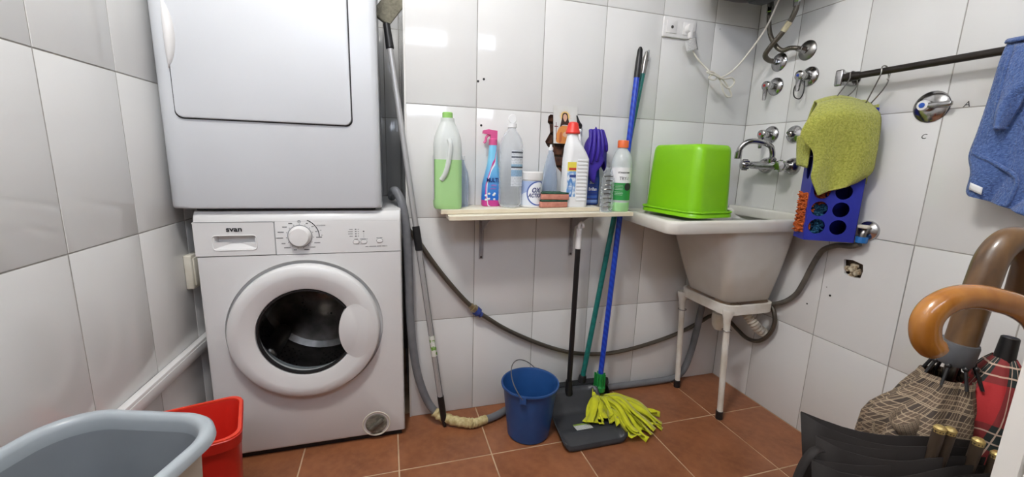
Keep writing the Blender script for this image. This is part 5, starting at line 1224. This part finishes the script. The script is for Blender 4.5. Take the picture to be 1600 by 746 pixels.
# the yellow-green cloth over it
M_CLOTH = mat('lime_terry', (196, 198, 92), .95, c2=(160, 164, 60), nscale=170, bump=1.0, bscale=260, bdist=.006, sheen=.3)
t = thing('green_cloth', 'yellow-green terry cloth draped over the blue organiser', 'cloth', W(.05, -.03, .93))
Lf = [(-.012, 1.240), (-.052, 1.182), (-.064, 1.13), (-.024, 1.085), (-.018, 1.04), (-.020, 1.00), (.0, .955), (.006, .943)]
Rf = [(.134, 1.243), (.146, 1.20), (.150, 1.168), (.152, 1.12), (.154, 1.07), (.155, 1.025), (.135, 1.0), (.117, .985)]
def cloth(u, v):
    a = interp_s(Lf, v); c = interp_s(Rf, v); q = Vector(a) + (Vector(c) - Vector(a)) * u
    bulge = .022 + .010 * math.sin(u * 9 + v * 2) * v + .006 * math.sin(u * 4 - v * 5) + .018 * math.sin(PI * u) * (1 - v)
    sag = -.02 * math.sin(PI * u) * v ** 3 * 0
    top = .016 * math.sin(PI * min(1, u * 1.1)) * (1 - v) ** 4
    d = -bulge * (1 - (1 - min(1, v * 5)) ** 2) + .03 * (1 - min(1, v * 8))
    return W(q.x, d, q.y + top + sag)
MB().grid(cloth, 36, 40).build('front_fall', M_CLOTH, t, solid=.005, angle=80)
def cloth_top(u, v):
    a = Vector(Lf[0]); c = Vector(Rf[0]); q = a + (c - a) * u
    return W(q.x, .03 + .06 * v, q.y + .016 * math.sin(PI * min(1, u * 1.1)) + .012 * math.sin(PI * v) - .10 * max(0, v - .4))
MB().grid(cloth_top, 30, 10).build('top_fold', M_CLOTH, t, solid=.005, angle=80)
def cloth_left(u, v):
    return W(-.018 - .026 * u + .012 * v * u, .012 + .05 * u, 1.155 - .02 * u - (.125 - .03 * u) * v)
MB().grid(cloth_left, 10, 12).build('side_corner', M_CLOTH, t, solid=.005, angle=80)
def cloth_right(u, v):
    return W(.147 + .006 * v, .0 + .05 * u - .02 * (1 - u) * 0, 1.235 - (.20 + .05 * (1 - u)) * v)
MB().grid(cloth_right, 8, 14).build('back_fall', M_CLOTH, t, solid=.005, angle=80)
# ---------------------------------------------------------------- blue towel on the rail
M_TOWEL = mat('blue_terry', (96, 126, 186), .95, c2=(66, 94, 156), nscale=170, bump=1.0, bscale=260, bdist=.006, sheen=.3)
t = thing('blue_towel', 'worn blue terry towel hanging folded over the towel rail', 'towel', (-.08, -.93, .94))
Lf = [(-.838, 1.338), (-.836, 1.27), (-.834, 1.20), (-.830, 1.13), (-.826, 1.075), (-.838, 1.03), (-.838, .985), (-.845, .972)]
Rf = [(-1.06, 1.338), (-1.06, 1.28), (-1.06, 1.21), (-1.06, 1.14), (-1.06, 1.08), (-1.05, 1.03), (-1.0, .97), (-.965, .93)]
def tow(u, v):
    a = interp_s(Lf, v); c = interp_s(Rf, v); q = Vector(a) + (Vector(c) - Vector(a)) * u
    arc = min(1, v * 9)
    x = RX - .013 * math.sin(arc * PI / 2) - .008 - .014 * v * abs(math.sin(u * 9 + .6)) - .010 * math.sin(u * 5 + v * 3) * v
    return Vector((x, q.x, q.y + .011 * (1 - v * 9) * (v < .11)))
MB().grid(tow, 34, 40).build('front_fall', M_TOWEL, t, solid=.006, angle=80)
def tow_back(u, v):
    x = RX + .013 * math.sin(min(1, v * 9) * PI / 2) + .008; x = min(x, -.012)
    return Vector((x, -.838 - .22 * u, 1.349 - .30 * v))
MB().grid(tow_back, 20, 20).build('back_fall', M_TOWEL, t, solid=.006, angle=80)
MB().grid(lambda u, v: Vector((RX + .022 * math.cos(PI * v), -.838 - .22 * u, 1.346 + .011 * math.sin(PI * v))), 14, 8).build('rail_fold', M_TOWEL, t, solid=.006, angle=80)
# folded-over flap with rolled hem in front
Lg = [(-.864, 1.335), (-.865, 1.29), (-.865, 1.24), (-.8655, 1.195), (-.867, 1.16), (-.878, 1.138)]
Rg = [(-1.04, 1.335), (-1.02, 1.30), (-.97, 1.265), (-.915, 1.235), (-.90, 1.185), (-.886, 1.141)]
def flap(u, v):
    a = interp_s(Lg, v); c = interp_s(Rg, v); q = Vector(a) + (Vector(c) - Vector(a)) * u
    return Vector((RX - .046 - .014 * math.sin(PI * u) * v - .010 * math.sin(u * 6) * v + .014 * (1 - min(1, v * 5)), q.x, q.y))
MB().grid(flap, 20, 24).build('folded_flap', M_TOWEL, t, solid=.007, angle=80)
MB().tube([flap(0, q / 12) + Vector((-.002, .002, 0)) for q in range(1, 13)] + [flap(q / 8, 1) + Vector((-.002, 0, 0)) for q in range(1, 9)], .005, 8, 3).build('hem', M_TOWEL, t)
Le = [(-.833, 1.072), (-.845, 1.03), (-.862, .985), (-.88, .955)]
MB().tube([tow(.05, .56) + Vector((-.004, 0, 0)), tow(.22, .64) + Vector((-.006, 0, 0)), tow(.40, .74) + Vector((-.006, 0, 0)), tow(.52, .88) + Vector((-.005, 0, 0)), tow(.55, .97) + Vector((-.004, 0, 0))], .005, 8, 6).build('hem', M_TOWEL, t)
b = MB(); b.grid(lambda u, v: tow(.02, .82) + Vector((-.008, -.004 - .026 * u, .012 - .018 * v - .012 * u)), 4, 3); b.build('care_label', M_WHITE, t, solid=.0006)

# ---------------------------------------------------------------- white cabinet end at the right foreground
M_CAB = mat('white_melamine', (226, 222, 216), .45); M_CABIN = mat('khaki_melamine', (150, 140, 104), .6)
t = thing('white_cabinet', 'white cabinet with open upper shelf at the right edge, hiding part of the umbrellas', 'cabinet', (-.75, -1.6, 0))
cx0, cx1, cy1, cy0 = -1.002, -.55, -1.341, -1.85
MB().box((cx0, cy1 - .016, 0), (cx1, cy1, 1.15), .0012).build('side_panel', M_CAB, t)
MB().box((cx0, cy0, 0), (cx1, cy0 + .016, 1.15), .0012).build('side_panel', M_CAB, t)
MB().box((cx0 + .004, cy0 + .016, .768), (cx1, cy1 - .016, .784), .001).build('shelf', M_CAB, t)
MB().box((cx0, cy0 + .016, 1.134), (cx1, cy1 - .016, 1.15), .001).build('top', M_CAB, t)
MB().box((cx1 - .006, cy0 + .016, .02), (cx1, cy1 - .016, 1.134)).build('back', M_CABIN, t)
dr_ = MB().box((cx0 - .002, cy0 + .019, .06), (cx0 + .014, cy1 - .019, .764), .0015).build('door', M_CAB, t)
MB().tube([(cx0 - .002, -1.80, .60), (cx0 - .022, -1.80, .60), (cx0 - .022, -1.80, .68), (cx0 - .002, -1.80, .68)], .004, 8, 4).build('handle', M_CHROME, dr_)
o = MB().box((cx0 + .03, -1.56, .784), (cx0 + .25, cy1 - .03, .90), .004); tag(o.build('storage_box', M_CABIN), 'khaki box inside the open shelf of the white cabinet', 'box')

# ---------------------------------------------------------------- umbrellas
def crook(P, r, mt, par, name='crook_handle'):
    return MB().tube(P, lambda f: r * (1 if f > .03 else .86 + 4.6 * f), 20, 10).build(name, mt, par, angle=60)
def wood(name, a, c, rough=.25):
    q = NT(name); n = q.ramp(q.noise(30, 4, stretch=(1, 1, .25), dist=.8), .35, .68); q.color(q.mix(n, a, c)); q.b.inputs['Roughness'].default_value = rough; q.b.inputs['Coat Weight'].default_value = .4; return q.m
M_WOODO = wood('honey_wood', (172, 114, 44), (142, 86, 28)); M_WOODD = wood('worn_dark_wood', (112, 82, 50), (72, 50, 30), .35)

# brown umbrella with the honey-coloured crook
t = thing('brown_umbrella', 'dark brown unfurled umbrella with honey-coloured wooden crook handle, nearest the camera', 'umbrella', (-.93, -1.285, 0))
crook([(-1.040, -1.300, .858), (-1.048, -1.295, .868), (-1.049, -1.292, .885), (-1.040, -1.292, .899), (-1.022, -1.295, .9085), (-1.001, -1.300, .911), (-.980, -1.306, .908), (-.955, -1.311, .901), (-.928, -1.316, .886), (-.908, -1.319, .862), (-.900, -1.320, .83), (-.900, -1.32, .80)], .0120, M_WOODO, t)
MB().cyl((-.900, -1.320, .81), (-.932, -1.287, .0), .005, .004, 12).build('shaft', M_DSTEEL, t)
M_BROWN = mat('dark_brown_nylon', (25, 18, 15), .8, c2=(18, 12, 11), nscale=12)
Lv = Vector((-.95, .313, 0)); Cv = Vector((-.313, -.95, 0)); T = Vector((-.932, -1.287, .03))
hem = []
for k, (ln, zt) in enumerate(((.180, .768), (.173, .752), (.186, .736), (.178, .721), (.194, .704))):
    r0 = Vector((-.948, -1.308, 0)) + Cv * .0042 * k; l0 = Vector((-.952, -1.309, 0)) + Lv * ln + Cv * (.017 * k - .012)
    zr = .748 - .006 * k
    N_ = 10; out = []
    for i in range(N_ + 1):
        f = i / N_; p = r0 + (l0 - r0) * f + Cv * (.006 * math.sin(PI * f) - .006 * math.sin(2 * PI * f)); out.append(Vector((p.x, p.y, zr + (zt - zr) * f ** 2.6)))
    bk = []
    for i in range(1, N_):
        f = 1 - i / N_; p = r0 + (l0 - r0) * f + Cv * (.0060 + .012 * math.sin(PI * f) - .006 * math.sin(2 * PI * f)); bk.append(Vector((p.x, p.y, zr + (zt - zr) * f ** 2.6 - .004)))
    tip = [l0 + Lv * .003 + Cv * .003 + Vector((0, 0, zt + .001))]
    hem += out + tip + bk
hem = [Vector(p) for p in hem]
rings = []
for i in range(11):
    f = i / 10; s_ = (1 - f) ** .8 if f < 1 else 0
    rings.append([Vector((T.x + (p.x - T.x) * s_ + .004 * math.sin(j * .9 + f * 5) * f * (1 - f), T.y + (p.y - T.y) * s_, p.z + (T.z - p.z) * f)) for j, p in enumerate(hem)])
MB().loft(rings, closed=False).build('canopy', M_BROWN, t, solid=.0009, angle=70)
M_GOLD = mat('brass_tip', (202, 176, 112), .35, .6)
for p in ((-1.008, -1.302, .769), (-.999, -1.306, .768), (-.971, -1.316, .758), (-.953, -1.324, .745)):
    p = Vector(p); rb = MB().cyl(p + Vector((.004, .004, -.05)), p, .0048, .0052, 12).build('rib', mat('brown_rib', (74, 60, 48), .5), t)
    MB().lathe(p, (0, 0, 1), [(.0050, -.003), (.0052, .002), (.0036, .004), (0, .005)], 14).build('rib_tip', M_GOLD, rb)
MB().grid(lambda u, v: Vector((-1.120 - .028 * math.sin(PI * .5 * v) - .0, -1.268 + .002 * v + .009 * (u - .5), .742 + .004 * math.sin(PI * v) - .075 * v ** 2)), 2, 12).build('tie_strap', M_BROWN, t, solid=.001)

# plaid umbrella with the worn dark crook
t = thing('plaid_umbrella', 'brown plaid umbrella with worn dark wooden crook handle leaning by right wall', 'umbrella', (-.94, -1.20, 0))
crook([(-.842, -1.268, .870), (-.846, -1.270, .905), (-.853, -1.272, .936), (-.868, -1.269, .955), (-.886, -1.265, .956), (-.902, -1.263, .938), (-.912, -1.264, .907), (-.919, -1.264, .868), (-.925, -1.264, .822)], .0142, M_WOODD, t)
AX0, AX1 = Vector((-.9255, -1.264, .826)), Vector((-.94, -1.205, 0)); axd = (AX1 - AX0).normalized()
MB().lathe(AX0 + Vector((0, 0, .014)), axd, [(0, 0), (.0165, 0), (.0175, .003), (.0175, .022), (.016, .026), (0, .026)], 24).build('collar', mat('grey_collar', (84, 86, 90), .4), t)
MB().cyl(AX0, AX1, .006, .005, 12).build('shaft', M_DSTEEL, t)
for k in range(8):
    a = 2 * PI * k / 8 + .2; b = MB(); p = AX0 + Vector((.0175 * math.cos(a), .0175 * math.sin(a), -.012)); q = AX0 + Vector((.026 * math.cos(a), .026 * math.sin(a), -.034)); b.tube([q, p], .0017, 6, 0); b.sphere(p, .003, 8, 6); b.build('rib_tip', M_BLACK, t)
M_PLAID = plaid('brown_tweed_plaid', (88, 72, 58), (56, 45, 37), (156, 138, 114), 19, 25, .24, (.1, .3, .36, .7, .9), .02)
lth = math.atan2(.06, -.998)
def canopy(ax0, ax1, prof, flare, fl_ang, pleats, amp, mt, par, twist=1.2, seed=0, su=1, n=72):
    d = (ax1 - ax0); L = d.length; d.normalize(); rings = []; uvs = []
    for h, r, fl in prof:
        row = []
        for j in range(n + 1):
            a = 2 * PI * j / n; near = max(0, math.cos(a - fl_ang)) ** 2.5
            rr_ = r * (1 + amp * math.sin(pleats * a + twist * h * 20 + seed) + .4 * amp * math.sin((pleats * 2 + 1) * a - 9 * h)) + fl * near * (1 + .25 * math.sin(pleats * 2 * a + 1))
            row.append(ax0 + d * h + Vector((rr_ * math.cos(a), rr_ * math.sin(a), .012 * fl * 10 * near * math.sin(pleats * 1.5 * a) * .3)))
        rings.append(row)
    b = MB(); b.loft(rings, closed=False, uvf=lambda i, j: (j / n * su + prof[i][0] * twist, prof[i][0] * 1.6)); return b.build('canopy', mt, par, solid=.0008, angle=75)
prof = [(.028, .022, 0), (.036, .024, 0), (.045, .028, .0), (.058, .033, .006), (.072, .037, .018), (.085, .040, .026), (.10, .042, .028), (.13, .043, .024), (.2, .042, .016), (.35, .036, .006), (.55, .025, 0), (.75, .010, 0)]
canopy(AX0, AX1, prof, .03, math.radians(172), 7, .10, M_PLAID, t, 1.6, .5)
for k, (dz, sx_) in enumerate(((.066, .0), (.088, .014))):           # loose fold standing out to the left
    p0 = AX0 + Vector((-.045, .002 + sx_, -dz)); p1 = AX0 + Vector((-.078, .004 + sx_, -dz - .012)); 
    def fold(u, v, p0=p0, p1=p1):
        a = PI * (u - .5) * 1.8; c = p0 + (p1 - p0) * (.5 + .5 * math.cos(a)); return c + Vector((.010 * math.sin(a) * .4, .011 * math.sin(a), 0)) + Vector((.03 * v, -.01 * v, -.06 * v))
    MB().grid(fold, 16, 6).build('loose_fold', M_PLAID, t, solid=.0008)

# red tartan umbrella
t = thing('tartan_umbrella', 'short red tartan umbrella with black tip tucked beside the white cabinet', 'umbrella', (-.90, -1.265, 0))
RX0, RX1 = Vector((-.889, -1.287, .850)), Vector((-.905, -1.262, 0))
M_TARTAN = plaid('red_tartan', (176, 42, 46), (34, 44, 44), (216, 190, 170), 5, 9, .2, (.42, .58), .012)
prof = [(.022, .009, 0), (.03, .014, 0), (.045, .021, 0), (.065, .026, .004), (.09, .032, .009), (.13, .035, .011), (.2, .035, .006), (.35, .028, 0), (.55, .02, 0), (.8, .008, 0)]
canopy(RX0, RX1, prof, .012, math.radians(190), 4, .10, M_TARTAN, t, .8, 1.3)
MB().cyl(RX0 + Vector((0, 0, .002)), RX0 + Vector((-.002, 0, -.03)), .0075, .009, 14, .001).build('black_tip', M_BLACK, t)
MB().cyl(RX0 + Vector((-.001, 0, -.025)), RX1, .004, .004, 10).build('shaft', M_BLACK, t)
MB().tube([RX0 + Vector((.020, -.012, -.012)), RX0 + Vector((.012, -.022, -.05)), RX0 + Vector((.0, -.034, -.09))], .0028, 8, 5).build('black_rib', M_BLACK, t)
